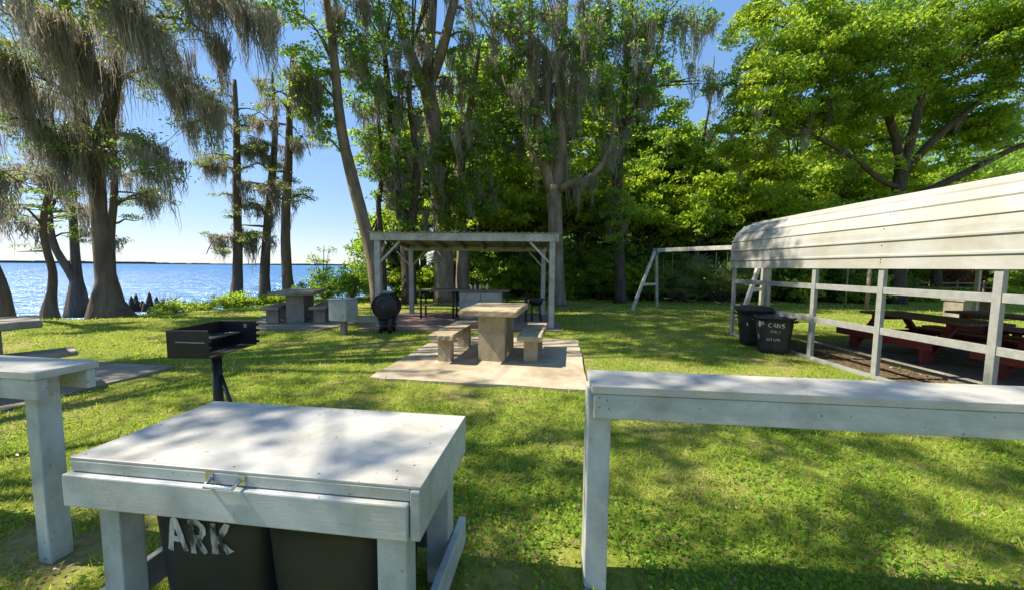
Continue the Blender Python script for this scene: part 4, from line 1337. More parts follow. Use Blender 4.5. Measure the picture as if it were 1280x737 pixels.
# ---- big cypress on the bank
d = 10.8
b0 = gp(134, 396, 0)
grow_tree('cypress_tree', 'massive double-stemmed cypress with flared base on the lake bank, draped in moss', (b0.x, d, -.05), [
    dict(p=[(Vector((b0.x, d, -.25)), .80)] + LP([(134, 378, d, .56), (133, 352, d, .36), (128, 312, d, .28), (124, 265, d, .255), (119, 215, d, .29), (113, 185, d, .31)]), flare=.30, t0=.95, sub=2, sl=(.8, 1.6), moss=(2.7, 37, 2.2)),
    dict(p=LP([(112, 192, d, .26), (103, 155, d, .24), (97, 105, d - .2, .21), (88, 40, d - .4, .18), (70, -60, d - .6, .13), (60, -160, d - .6, .07)]), t0=.3, sub=16, sl=(1, 2.4), moss=(3.8, 35, 3.4), leafy=.5),
    dict(p=LP([(116, 192, d, .28), (130, 160, d + .2, .25), (141, 115, d + .4, .22), (147, 50, d + .5, .19), (160, -60, d + .6, .13), (170, -170, d + .6, .07)]), t0=.3, sub=16, sl=(1, 2.4), moss=(3.8, 35, 3.4), leafy=.5),
    dict(p=LP([(101, 130, d, .12), (65, 105, d - .6, .09), (25, 78, d - 1.0, .06), (-40, 70, d - 1.3, .03)]), t0=.1, sub=12, sl=(.7, 1.6), moss=(5.2, 35, 3.9), leafy=.4),
    dict(p=LP([(95, 70, d - .3, .11), (50, 30, d - 1.2, .08), (0, -5, d - 2, .05), (-50, -10, d - 2.6, .03)]), t0=.1, sub=12, sl=(.7, 1.8), moss=(5.2, 35, 4), leafy=.4),
    dict(p=LP([(143, 105, d + .4, .12), (180, 85, d + .2, .09), (222, 100, d + .1, .065), (255, 150, d, .035), (268, 185, d, .02)]), t0=.1, sub=14, sl=(.6, 1.5), moss=(5.2, 35, 2.8), leafy=.5, droop=.3),
    dict(p=LP([(147, 50, d + .5, .11), (190, 22, d + .2, .08), (240, 30, d - .2, .055), (285, 70, d - .5, .03)]), t0=.1, sub=13, sl=(.7, 1.6), moss=(5.2, 35, 3.4), leafy=.5, droop=.25),
    dict(p=LP([(117, 205, d, .11), (150, 168, d - .8, .08), (185, 180, d - 1.2, .055), (212, 208, d - 1.4, .03), (225, 232, d - 1.4, .015)]), t0=.1, sub=11, sl=(.5, 1.2), moss=(4.4, 32, 1.8), leafy=.6, droop=.25),
    dict(p=LP([(111, 200, d, .10), (80, 180, d - .6, .075), (45, 150, d - 1, .05), (8, 150, d - 1.3, .03)]), t0=.1, sub=11, sl=(.5, 1.3), moss=(5.2, 35, 2.8), leafy=.5, droop=.25),
    dict(p=LP([(160, -40, d + .5, .10), (220, -30, d - .5, .07), (280, -5, d - 1.2, .05), (335, 15, d - 1.6, .02)]), t0=.3, sub=7, sl=(.4, 1.0), moss=(2.4, 32, 2.1), leafy=.4),
    dict(p=LP([(150, 20, d + .5, .10), (120, -20, d - 2.2, .07), (90, -10, d - 4.0, .05), (60, -20, d - 5, .03)]), t0=.2, sub=12, sl=(.7, 1.6), moss=(4.4, 35, 3.6), leafy=.4),
], [dict(c=P(60, -170, d), r=(2.8, 3, 1.8), n=70, per=40, cr=.55, moss=(.5, 14, 1.6)), dict(c=P(190, -190, d + .5), r=(3.0, 3, 2), n=80, per=40, cr=.55, moss=(.5, 14, 1.6)),
    dict(c=P(120, -330, d), r=(3.5, 3.5, 2), n=70, per=40, cr=.6, moss=(.3, 12, 1.5))],
    beards=[(P(306, 10, d - 1.4), 2.2, 60), (P(320, 15, d - 1.5), 2.4, 60), (P(334, 20, d - 1.6), 1.6, 50), (P(270, -2, d - 1.1), 2.0, 60), (P(245, -10, d - .8), 2.4, 60)],
    bark='bark_cypress', leaf='leaf_cypress', seed=4, size=.10, aspect=.32, wind=WL, moss_w=.024, flat=.35, tip_leaf=64, tip_r=.45)

# stem just behind it
d = 12.6
b0 = P(141, 388, d)
grow_tree('cypress_tree', 'slim cypress stem growing half hidden behind the massive bank cypress', (b0.x, d, -.6), [
    dict(p=[(Vector((b0.x, d, -.7)), .34)] + LP([(139, 360, d, .22), (138, 300, d, .17), (143, 240, d, .15), (142, 180, d, .13), (150, 90, d, .10), (158, 10, d, .05)]), flare=.25, t0=.35, sub=14, sl=(.8, 1.8), moss=(2.9, 32, 2.1), leafy=.5),
    dict(p=LP([(142, 255, d, .06), (165, 245, d, .045), (192, 238, d, .02)]), t0=.1, sub=5, sl=(.4, .8), moss=(3.5, 27, 1.1), leafy=.7),
], bark='bark_cypress', leaf='leaf_cypress', seed=6, size=.10, aspect=.32, wind=WM, flat=.35, tip_leaf=64)

# twisted slim cypress in the shallows
d = 11.6
b0 = P(63, 399, d)
grow_tree('cypress_tree', 'slim twisted cypress in the shallows with a dark flared foot', (b0.x, d, -.5), [
    dict(p=[(Vector((b0.x, d, -.75)), .46)] + LP([(62, 388, d, .30), (65, 365, d, .18), (66, 340, d, .155), (60, 318, d, .145), (54, 290, d, .13), (56, 262, d, .12), (62, 235, d, .10), (68, 180, d, .08), (60, 110, d, .05)]), flare=.3, t0=.5, sub=12, sl=(.6, 1.4), moss=(2.9, 32, 1.9), leafy=.5),
    dict(p=LP([(56, 270, d, .09), (63, 262, d + .2, .08), (75, 240, d + .3, .06), (95, 205, d + .4, .04), (110, 170, d + .5, .02)]), t0=.3, sub=7, sl=(.5, 1.1), moss=(3.5, 32, 1.6), leafy=.5),
    dict(p=LP([(55, 314, d, .05), (40, 314, d - .2, .03), (22, 315, d - .3, .012)]), t0=.4, sub=1, sl=(.3, .5), leafy=.6),
    dict(p=LP([(55, 285, d, .06), (35, 262, d - .3, .045), (12, 255, d - .5, .02)]), t0=.2, sub=6, sl=(.5, 1.0), moss=(3.5, 29, 1.5), leafy=.8),
], bark='bark_cypress', leaf='leaf_cypress', seed=8, size=.10, aspect=.32, wind=WM, flat=.3, tip_leaf=64)

# leaning stem and its neighbour further out
d = 14.2
b0 = P(97, 388, d)
grow_tree('cypress_tree', 'bulging cypress in the water with a second stem leaning left', (b0.x, d, -.5), [
    dict(p=[(Vector((b0.x, d, -.8)), .66)] + LP([(97, 375, d, .48), (96, 350, d, .28), (94, 320, d, .21), (92, 280, d, .18), (91, 240, d, .16), (93, 170, d, .12), (98, 90, d, .06)]), flare=.35, t0=.45, sub=14, sl=(.7, 1.6), moss=(2.9, 32, 1.8), leafy=.6),
    dict(p=LP([(97, 358, d, .22), (84, 335, d - .2, .20), (70, 312, d - .4, .17), (62, 280, d - .6, .14), (63, 230, d - .7, .10), (58, 150, d - .8, .05)]), t0=.4, sub=10, sl=(.6, 1.4), moss=(2.9, 32, 1.6), leafy=.5),
    dict(p=LP([(92, 300, d, .06), (112, 292, d - .3, .04), (128, 298, d - .4, .02)]), t0=.1, sub=5, sl=(.4, .8), moss=(3.5, 29, 1.2), leafy=.9),
], bark='bark_cypress', leaf='leaf_cypress', seed=9, size=.10, aspect=.32, wind=WM, flat=.3, tip_leaf=64)

# leaning tree cut by the left edge
d = 9.8
b0 = P(8, 402, d)
grow_tree('cypress_tree', 'cypress at the left edge leaning out over the lake, only its foot in view', (b0.x, d, -.5), [
    dict(p=[(Vector((b0.x + .05, d, -.6)), .38)] + LP([(6, 385, d, .28), (-3, 350, d, .24), (-20, 310, d, .21), (-60, 240, d - .5, .17), (-120, 150, d - 1, .12), (-150, 60, d - 1, .06)]), flare=.25, t0=.45, sub=10, sl=(.8, 2), moss=(2.9, 32, 2.1), leafy=.5),
    dict(p=LP([(-45, 262, d - .4, .08), (-20, 225, d - .6, .06), (6, 215, d - .8, .04), (28, 235, d - .9, .02)]), t0=.1, sub=8, sl=(.5, 1.1), moss=(4.1, 32, 1.8), leafy=.6),
], bark='bark_cypress', leaf='leaf_cypress', seed=10, size=.10, aspect=.32, wind=WL, flat=.3, tip_leaf=64)

# three slim cypresses at the end of the bank
def bank_cypress(label, d, trunk, arms, seed, baseadj=0.0):
    b0 = P(trunk[0][0], trunk[0][1], d)
    limbs = [dict(p=[(Vector((b0.x, d, -.7)), trunk[0][2] * 1.35)] + LP([(a, b, d, r) for a, b, r in trunk]), flare=.25, t0=.42, sub=13, sl=(.5, 1.4), moss=(4.1, 35, 2), leafy=.35)]
    for arm in arms:
        limbs.append(dict(p=LP([(a, b, d + dd, r) for a, b, dd, r in arm]), t0=.15, sub=6, sl=(.4, .9), moss=(4.1, 32, 1.5), leafy=.5, droop=.25))
    return grow_tree('cypress_tree', label, (b0.x, d, -.4), limbs, bark='bark_cypress', leaf='leaf_cypress', seed=seed, size=.10, aspect=.32, wind=WM, flat=.3, tip_leaf=64)
bank_cypress('slim bank cypress whose low left arm carries a tuft of moss over the lake', 16.2,
             [(296, 377, .36), (297, 345, .24), (297, 290, .20), (296, 230, .19), (296, 170, .15), (293, 100, .09)],
             [[(297, 300, 0, .06), (280, 296, -.3, .045), (266, 302, -.5, .03), (258, 318, -.5, .015)], [(296, 300, 0, .05), (315, 290, .2, .035), (325, 298, .3, .02)],
              [(296, 215, 0, .06), (276, 205, -.3, .045), (262, 215, -.5, .02)], [(296, 190, 0, .06), (312, 178, .2, .04), (330, 185, .3, .02)], [(295, 160, 0, .05), (270, 150, -.3, .035), (255, 165, -.4, .02)]], 14)
bank_cypress('slim bank cypress in the middle of three, forked low and shaggy with moss', 16.8,
             [(331, 377, .34), (331, 345, .24), (333, 300, .20), (337, 250, .19), (342, 200, .17), (344, 150, .12), (340, 90, .06)],
             [[(335, 275, 0, .07), (322, 255, -.2, .05), (312, 262, -.3, .025)], [(335, 270, 0, .06), (350, 240, .2, .045), (364, 250, .3, .02)],
              [(342, 205, 0, .06), (322, 190, -.2, .045), (308, 205, -.3, .02)], [(334, 300, 0, .05), (318, 295, -.3, .035), (308, 310, -.3, .02)], [(344, 160, 0, .05), (325, 140, -.3, .03), (312, 150, -.3, .02)]], 15)
bank_cypress('slim bank cypress standing right of its two neighbours, just behind the grey concrete table', 16.0,
             [(361, 372, .32), (359, 345, .25), (357, 300, .21), (358, 250, .20), (361, 200, .18), (362, 140, .14), (366, 60, .07)],
             [[(360, 250, 0, .06), (378, 243, .2, .045), (394, 252, .2, .02)], [(358, 235, 0, .06), (344, 225, -.2, .04), (336, 238, -.3, .02)],
              [(361, 200, 0, .06), (378, 170, .2, .045), (388, 195, .2, .02)], [(362, 150, 0, .06), (380, 110, -.4, .045), (385, 150, -.6, .03), (388, 185, -.6, .02)], [(362, 140, 0, .05), (345, 120, -.3, .03), (335, 135, -.3, .02)]], 16)

# cypress knees in the shallows
kn = thing('cypress_knee', 'dark cypress knees poking out of the shallow water by the bank', 'cypress knee', (0, 0, 0), 0, 'cypress knees in the shallows')
mb = MB(); mb.tube([(0, 0, -.15), (.01, 0, .0), (0, .01, .12), (.01, .01, .22), (.012, .012, .27)], [.11, .085, .05, .032, .008], 9, True, .12, None, 3); mb.build('stump', M['knee'], kn)
rk = random.Random(8)
for k in range(24):
    px = rk.choice([rk.uniform(168, 190), rk.uniform(160, 186), rk.uniform(195, 204)]); d_ = rk.uniform(15.6, 17.6)
    q = P(px, 380, d_)
    s_ = rk.uniform(1.0, 2.0)
    if k == 0: kn.location = (q.x, d_, WATER_Z); kn.scale = (s_, s_, s_ * 1.2)
    else: copy_tree(kn, (q.x, d_, WATER_Z), rk.uniform(0, 6), None, (s_, s_, s_ * rk.uniform(.8, 1.5)))

# ---- leaning tree left of the shelter
d = 13.6
b0 = P(474, 382, d)
grow_tree('oak_tree', 'tall bare-stemmed tree leaning left beside the shelter, leafy high up', (b0.x, d, 0), [
    dict(p=[(Vector((b0.x, d, -.1)), .32)] + LP([(469, 345, d, .25), (463, 310, d, .235), (450, 260, d, .225), (437, 210, d, .21), (427, 165, d, .19), (421, 110, d, .17), (415, 50, d - .2, .14), (405, -20, d - .4, .11), (395, -120, d - .4, .06)]), flare=.15, t0=.62, sub=12, sl=(.8, 1.8), moss=(0.96, 31, 2), leafy=.6),
    dict(p=LP([(430, 195, d, .05), (418, 180, d - .3, .04), (408, 172, d - .4, .02)]), t0=.3, sub=4, sl=(.4, 1), moss=(0.9, 26, 1.1)),
    dict(p=LP([(420, 90, d, .07), (405, 55, d - .2, .05), (385, 25, d - .4, .03), (350, 10, d - .6, .02)]), t0=.2, sub=7, sl=(.5, 1.2), moss=(0.9, 26, 1.2)),
    dict(p=LP([(424, 130, d, .07), (400, 105, d - .3, .05), (375, 95, d - .6, .03)]), t0=.2, sub=6, sl=(.5, 1.2), moss=(1.0, 10, 1.0)),
], [dict(c=P(388, 95, d - .3), r=(.85, .8, 1.1), n=42, per=46, cr=.36, tint=.55), dict(c=P(400, 150, d - .3), r=(.6, .7, .8), n=26, per=46, cr=.34, tint=.5),
    dict(c=P(345, 12, d - .5), r=(1.3, .9, .5), n=26, per=46, cr=.36, tint=.4), dict(c=P(440, 80, d + .3), r=(.9, .9, 1.5), n=46, per=46, cr=.4, tint=.35, moss=(.3, 26, 1.7)),
    dict(c=P(430, -110, d), r=(3.2, 3, 2.6), n=37, per=44, cr=.55, tint=.45, moss=(.3, 26, 1.8))],
    seed=21, size=.12, aspect=.55, wind=WM, beards=[(P(366, 92, d - .6), 2.4, 60), (P(376, 96, d - .6), 3.0, 70), (P(386, 100, d - .5), 2.6, 60), (P(420, 10, d), 1.8, 50), (P(455, 5, d), 2.0, 50)])
d = 14.6
b0 = P(480, 382, d)
grow_tree('sapling', 'thin dark stem close beside the leaning tree at the shelter corner', (b0.x, d, 0), [
    dict(p=[(Vector((b0.x, d, -.1)), .13)] + LP([(480, 345, d, .12), (477, 300, d, .11), (473, 255, d, .10), (478, 220, d, .085), (475, 170, d, .07), (468, 100, d, .04)]), t0=.4, sub=9, sl=(.5, 1.1), moss=(0.9, 31, 1.2), leafy=.9),
], [dict(c=P(447, 320, d), r=(.45, .6, 1.1), n=18, per=44, cr=.3, tint=.6), dict(c=P(470, 190, d), r=(.8, .8, 1.6), n=27, per=44, cr=.36, tint=.45)], seed=22, size=.11, aspect=.55, wind=WM, bark='bark_dark', cat='tree')

# ---- mossy trees behind the shelter
d = 15.2
b0 = P(511, 380, d)
grow_tree('oak_tree', 'dark many-stemmed oak shaggy with moss behind the left half of the shelter', (b0.x, d, 0), [
    dict(p=[(Vector((b0.x, d, -.1)), .36)] + LP([(511, 345, d, .30), (507, 300, d, .27), (500, 255, d, .24), (492, 200, d, .20), (488, 140, d, .15), (480, 60, d, .09)]), t0=.3, sub=16, sl=(.7, 1.7), moss=(3, 36, 2.6), leafy=.5),
    dict(p=LP([(509, 310, d, .20), (517, 260, d - .2, .17), (521, 200, d - .3, .14), (512, 130, d - .3, .10), (515, 60, d - .3, .05)]), t0=.2, sub=14, sl=(.6, 1.5), moss=(3, 36, 2.6), leafy=.5),
    dict(p=LP([(500, 255, d, .12), (485, 225, d - .4, .09), (465, 205, d - .6, .05), (452, 200, d - .7, .03)]), t0=.2, sub=8, sl=(.5, 1.2), moss=(2.4, 31, 1.8), leafy=.7),
], [dict(c=P(480, 110, d - .3), r=(1.6, 1.2, 2.2), n=72, per=44, cr=.42, tint=.35, moss=(.35, 28, 2)), dict(c=P(503, 265, d - .5), r=(.7, .6, 1.2), n=26, per=60, cr=.36, tint=.55, moss=(.3, 30, .9)), dict(c=P(492, 195, d - .6), r=(1.3, .9, 1.0), n=39, per=44, cr=.38, tint=.45, moss=(.3, 28, 1.7)),
    dict(c=P(470, 20, d - .4), r=(1.7, 1.2, 1.4), n=54, per=44, cr=.42, tint=.35, moss=(.3, 28, 2)),
    dict(c=P(505, -120, d), r=(3.4, 3, 2.4), n=34, per=44, cr=.55, tint=.4, moss=(.3, 26, 2.1))],
    seed=23, size=.13, aspect=.5, wind=WM, bark='bark_dark')

d = 16.0
b0 = P(556, 380, d)
grow_tree('oak_tree', 'thick-trunked tall oak behind the shelter, forking above with hanging moss', (b0.x, d, 0), [
    dict(p=[(Vector((b0.x, d, -.1)), .52)] + LP([(555, 350, d, .44), (554, 300, d, .40), (550, 240, d, .38), (545, 180, d, .36), (537, 125, d, .34), (533, 105, d, .33)]), flare=.15, t0=.35, sub=8, sl=(.7, 1.6), moss=(3, 36, 2.2), leafy=.4),
    dict(p=LP([(534, 115, d, .27), (517, 80, d - .2, .24), (503, 35, d - .4, .20), (492, -30, d - .6, .15), (480, -120, d - .6, .08)]), t0=.1, sub=11, sl=(.7, 1.8), moss=(3, 36, 2.7), leafy=.4),
    dict(p=LP([(534, 110, d, .26), (536, 70, d, .23), (540, 20, d, .19), (545, -60, d, .12)]), t0=.1, sub=9, sl=(.7, 1.6), moss=(3, 36, 2.6), leafy=.4),
    dict(p=LP([(538, 100, d, .25), (552, 65, d - .3, .22), (562, 25, d - .4, .18), (578, -40, d - .6, .12)]), t0=.1, sub=10, sl=(.7, 1.8), moss=(3, 36, 2.6), leafy=.4),
    dict(p=LP([(548, 205, d, .10), (568, 175, d - .6, .08), (592, 165, d - .9, .05), (610, 175, d - 1, .03)]), t0=.1, sub=9, sl=(.5, 1.2), moss=(3, 33, 2.2), leafy=.6),
    dict(p=LP([(552, 260, d, .09), (575, 235, d - .6, .07), (598, 238, d - .9, .03)]), t0=.1, sub=7, sl=(.5, 1.2), moss=(2.4, 33, 1.5), leafy=.7),
], [dict(c=P(590, 190, d - .7), r=(1.7, 1.1, 1.7), n=76, per=44, cr=.42, tint=.30, moss=(.22, 28, 1.6)), dict(c=P(552, 215, d - .7), r=(.6, .5, 1.5), n=26, per=60, cr=.36, tint=.5, moss=(.25, 30, 1.0)), dict(c=P(568, 270, d - .6), r=(.9, .5, .8), n=24, per=60, cr=.36, tint=.6), dict(c=P(600, 245, d - .7), r=(1.4, 1.0, 1.0), n=45, per=44, cr=.4, tint=.35, moss=(.3, 28, 1.4)),
    dict(c=P(585, 90, d + .5), r=(1.9, 1.4, 1.7), n=63, per=44, cr=.45, tint=.65, moss=(.25, 28, 1.7)), dict(c=P(540, -110, d), r=(3.4, 3, 2.2), n=31, per=44, cr=.6, tint=.4, moss=(.3, 26, 2.1))],
    seed=24, size=.14, aspect=.5, wind=WM)
d = 16.6
b0 = P(578, 378, d)
grow_tree('oak_tree', 'straight mid-sized trunk right beside the thick oak behind the shelter', (b0.x, d, 0), [
    dict(p=[(Vector((b0.x, d, -.1)), .34)] + LP([(578, 350, d, .30), (578, 300, d, .27), (574, 250, d, .22), (578, 190, d, .18), (590, 120, d, .13), (600, 50, d, .07)]), flare=.1, t0=.45, sub=12, sl=(.6, 1.5), moss=(2.4, 33, 2), leafy=.5),
], [dict(c=P(615, 130, d), r=(1.4, 1.2, 1.6), n=49, per=44, cr=.42, tint=.4, moss=(.3, 28, 1.7))], seed=25, size=.13, aspect=.5, wind=WM)

d = 15.0
b0 = P(697, 386, d)
grow_tree('oak_tree', 'tall pale-trunked oak at the right corner of the shelter with heavy grey moss', (b0.x, d, 0), [
    dict(p=[(Vector((b0.x, d, -.1)), .44)] + LP([(696, 365, d, .34), (695, 320, d, .30), (694, 280, d, .285), (693, 250, d, .29), (692, 232, d, .285)]), flare=.2, t0=.95),
    dict(p=LP([(691, 240, d, .24), (683, 215, d, .22), (678, 185, d, .20), (672, 150, d, .18), (668, 100, d, .16), (664, 40, d, .13), (660, -60, d, .09)]), t0=.15, sub=14, sl=(.6, 1.6), moss=(3.6, 39, 3), leafy=.3),
    dict(p=LP([(695, 240, d, .26), (700, 200, d, .24), (702, 150, d, .22), (700, 90, d, .19), (704, 30, d, .16), (710, -60, d, .10)]), t0=.2, sub=15, sl=(.6, 1.7), moss=(3.6, 39, 3.2), leafy=.3),
    dict(p=LP([(697, 238, d, .17), (712, 230, d - .2, .15), (732, 224, d - .3, .13), (752, 208, d - .3, .10), (765, 175, d - .2, .08), (768, 120, d, .05)]), t0=.3, sub=9, sl=(.6, 1.4), moss=(3, 36, 2), leafy=.5),
    dict(p=LP([(684, 215, d, .09), (668, 190, d - .3, .075), (660, 165, d - .4, .06), (640, 130, d - .5, .04), (628, 95, d - .5, .03)]), t0=.2, sub=9, sl=(.5, 1.2), moss=(3, 36, 1.9), leafy=.4),
    dict(p=LP([(701, 175, d, .10), (720, 150, d + .3, .08), (735, 100, d + .4, .07), (745, 30, d + .5, .05), (750, -30, d + .5, .03)]), t0=.2, sub=11, sl=(.6, 1.5), moss=(3.6, 39, 3), leafy=.4),
    dict(p=LP([(701, 120, d, .10), (690, 70, d - .5, .08), (655, 40, d - 1, .06), (630, 30, d - 1.2, .03)]), t0=.1, sub=10, sl=(.6, 1.5), moss=(3.6, 39, 2.7), leafy=.5),
], [dict(c=P(640, 20, d - .6), r=(1.6, 1.2, .9), n=49, per=44, cr=.42, tint=.35, moss=(.25, 30, 2)), dict(c=P(688, 175, d - .5), r=(.7, .5, .9), n=18, per=56, cr=.36, tint=.5, moss=(.4, 30, 1.2)), dict(c=P(720, 50, d - .4), r=(1.2, 1.2, 1.0), n=36, per=44, cr=.42, tint=.35, moss=(.3, 30, 2.3)),
    dict(c=P(745, 120, d - .2), r=(1.1, 1.0, 1.2), n=37, per=44, cr=.4, tint=.4, moss=(.3, 28, 1.7)), dict(c=P(690, -120, d), r=(4, 3, 2.4), n=37, per=44, cr=.6, tint=.4, moss=(.3, 28, 2.3)),
    dict(c=P(640, 175, d + .8), r=(1.0, .8, 1.3), n=40, per=60, cr=.4, tint=.5, moss=(.25, 30, 1.1)), dict(c=P(735, 60, d + .9), r=(1.2, .8, 1.8), n=50, per=60, cr=.4, tint=.55, moss=(.2, 30, 1.4)), dict(c=P(650, 100, d + .7), r=(1.1, .8, 1.6), n=46, per=60, cr=.4, tint=.5, moss=(.25, 30, 1.4)), dict(c=P(650, 140, d - .2), r=(.9, .8, .9), n=19, per=44, cr=.38, tint=.4, moss=(.3, 28, 1.6))],
    seed=26, size=.13, aspect=.5, wind=WM)

d = 16.4
b0 = P(775, 386, d)
grow_tree('oak_tree', 'slender ivy-clad oak right of the shelter, dark crown with hanging moss', (b0.x, d, 0), [
    dict(p=[(Vector((b0.x, d, -.1)), .30)] + LP([(775, 340, d, .25), (772, 280, d, .22), (773, 220, d, .20), (778, 160, d, .17), (782, 90, d, .13), (790, 10, d, .08), (795, -70, d, .04)]), t0=.35, sub=16, sl=(.7, 1.8), moss=(2.4, 36, 2.6), leafy=.6),
    dict(p=LP([(778, 160, d, .09), (800, 120, d - .3, .07), (820, 70, d - .5, .05), (835, 15, d - .5, .03)]), t0=.2, sub=10, sl=(.6, 1.4), moss=(2.4, 36, 2.3), leafy=.6),
], [dict(c=P(790, 95, d - .4), r=(1.7, 1.3, 1.8), n=76, per=44, cr=.42, tint=.28, moss=(.3, 30, 2.1)), dict(c=P(805, 25, d - .5), r=(2.4, 1.4, 1.3), n=81, per=44, cr=.45, tint=.3, moss=(.3, 30, 2.3)),
    dict(c=P(774, 265, d - .4), r=(.6, .5, 1.5), n=28, per=60, cr=.36, tint=.55, moss=(.25, 28, .9)), dict(c=P(758, 200, d), r=(.9, .9, 1.2), n=30, per=44, cr=.38, tint=.4, moss=(.2, 28, 1.3)), dict(c=P(870, 30, d), r=(1.2, .8, .7), n=18, per=40, cr=.35, tint=.4, moss=(.6, 28, 2)),
    dict(c=P(880, 105, d + .4), r=(.8, .8, .9), n=12, per=36, cr=.35, tint=.5, moss=(.8, 26, 1.8)), dict(c=P(800, -110, d), r=(3.6, 3, 2), n=27, per=44, cr=.6, tint=.35, moss=(.3, 28, 2.3))],
    seed=27, size=.13, aspect=.5, wind=WM, bark='bark_dark')
d = 20.4
b0 = P(858, 386, d)
grow_tree('dead_snag', 'thin mossy snag standing against the sky between the dark oak and the bright one', (b0.x, d, 0), [
    dict(p=[(Vector((b0.x, d, -.1)), .15)] + LP([(860, 320, d, .13), (866, 250, d, .11), (878, 180, d, .08), (889, 120, d, .05), (893, 70, d, .02)]), t0=.5, sub=10, sl=(.4, .9), moss=(3.6, 31, 1.6), leafy=.25),
    dict(p=LP([(873, 200, d, .05), (895, 165, d, .035), (908, 130, d, .015)]), t0=.2, sub=5, sl=(.3, .6), moss=(3.6, 28, 1.4), leafy=.2)], seed=28, size=.13, wind=WM, cat='tree', bark='bark_dark')

# ---- big spreading oak above the carport
d = 17.0
b0 = P(1122, 385, d)
grow_tree('spreading_oak', 'great spreading bright green oak rising behind the carport roof', (b0.x, d, 0), [
    dict(p=[(Vector((b0.x, d, -.1)), .52)] + LP([(1122, 340, d, .44), (1122, 290, d, .39), (1124, 240, d, .37), (1128, 205, d, .35)]), flare=.15, t0=.95),
    dict(p=LP([(1126, 215, d, .26), (1120, 175, d - .2, .23), (1108, 140, d - .4, .19), (1090, 95, d - .6, .14), (1060, 50, d - .8, .08)]), t0=.3, sub=10, sl=(.8, 2), moss=(.8, 12, 1), leafy=.6),
    dict(p=LP([(1130, 212, d, .28), (1140, 170, d - .2, .25), (1150, 130, d - .4, .20), (1158, 70, d - .6, .14), (1165, -10, d - .8, .08)]), t0=.3, sub=10, sl=(.8, 2), moss=(.8, 12, 1), leafy=.6),
    dict(p=LP([(1132, 215, d, .25), (1160, 182, d - .2, .22), (1190, 155, d - .4, .19), (1220, 130, d - .5, .15), (1255, 85, d - .5, .10), (1300, 40, d - .5, .05)]), t0=.3, sub=10, sl=(.8, 2), moss=(.8, 12, 1), leafy=.6),
    dict(p=LP([(1124, 235, d, .17), (1100, 225, d - .4, .16), (1070, 200, d - .8, .14), (1045, 185, d - 1.1, .12), (1010, 168, d - 1.4, .10), (975, 160, d - 1.6, .07), (935, 162, d - 1.8, .04)]), t0=.3, sub=14, sl=(.7, 1.7), moss=(1.2, 31, 1.1), leafy=.7),
    dict(p=LP([(1126, 250, d, .22), (1165, 236, d - .5, .21), (1215, 212, d - .9, .19), (1270, 185, d - 1.2, .16), (1340, 165, d - 1.5, .10)]), t0=.3, sub=7, sl=(.7, 1.5), moss=(1, 12, .9), leafy=.5),
], [dict(c=P(1000, 70, d - 1.3), r=(2.6, 2, 1.9), n=105, per=165, cr=.66, tint=.6), dict(c=P(1085, 60, d - 1.5), r=(2.8, 2, 1.9), n=105, per=165, cr=.66, tint=.42),
    dict(c=P(1180, 50, d - 1.0), r=(2.8, 2.2, 1.9), n=100, per=165, cr=.66, tint=.5), dict(c=P(1260, 70, d - 1.0), r=(2.4, 2.2, 2.4), n=90, per=165, cr=.66, tint=.4),
    dict(c=P(955, 130, d - 1.6), r=(1.5, 1.4, 1.5), n=55, per=165, cr=.6, tint=.6, moss=(.15, 26, 1.2)), dict(c=P(1060, 130, d - 1.2), r=(2.2, 1.6, 1.0), n=55, per=165, cr=.6, tint=.32),
    dict(c=P(1210, 150, d + .6), r=(2.0, 1.4, 1.4), n=50, per=150, cr=.6, tint=.45), dict(c=P(1110, -50, d), r=(6.0, 3.5, 1.8), n=90, per=70, cr=.7, tint=.6), dict(c=P(1000, 150, d-.6), r=(1.4,1.2,.7), n=30, per=150, cr=.55, tint=.45, moss=(.3, 24, 1.2)), dict(c=P(1230, 165, d+1.0), r=(2.2,1.2,.9), n=40, per=150, cr=.55, tint=.5), dict(c=P(1050, 165, d+.8), r=(1.8,1.1,.9), n=34, per=150, cr=.55, tint=.6), dict(c=P(1100, 165, d+1.3), r=(1.5,1.0,1.0), n=30, per=150, cr=.55, tint=.55), dict(c=P(930, 175, d-1.0), r=(1.4,1.1,1.2), n=36, per=150, cr=.5, tint=.7, moss=(.3, 26, 1.3)), dict(c=P(1145, 130, d+1.2), r=(2.0,1.2,1.2), n=40, per=150, cr=.55, tint=.4), dict(c=P(940, 20, d - .5), r=(1.1, 1.2, 1.2), n=22, per=150, cr=.5, tint=.85)],
    seed=31, size=.14, aspect=.55, flat=.36, wind=WM, bark='bark_dark', leaf='leaf_bright')

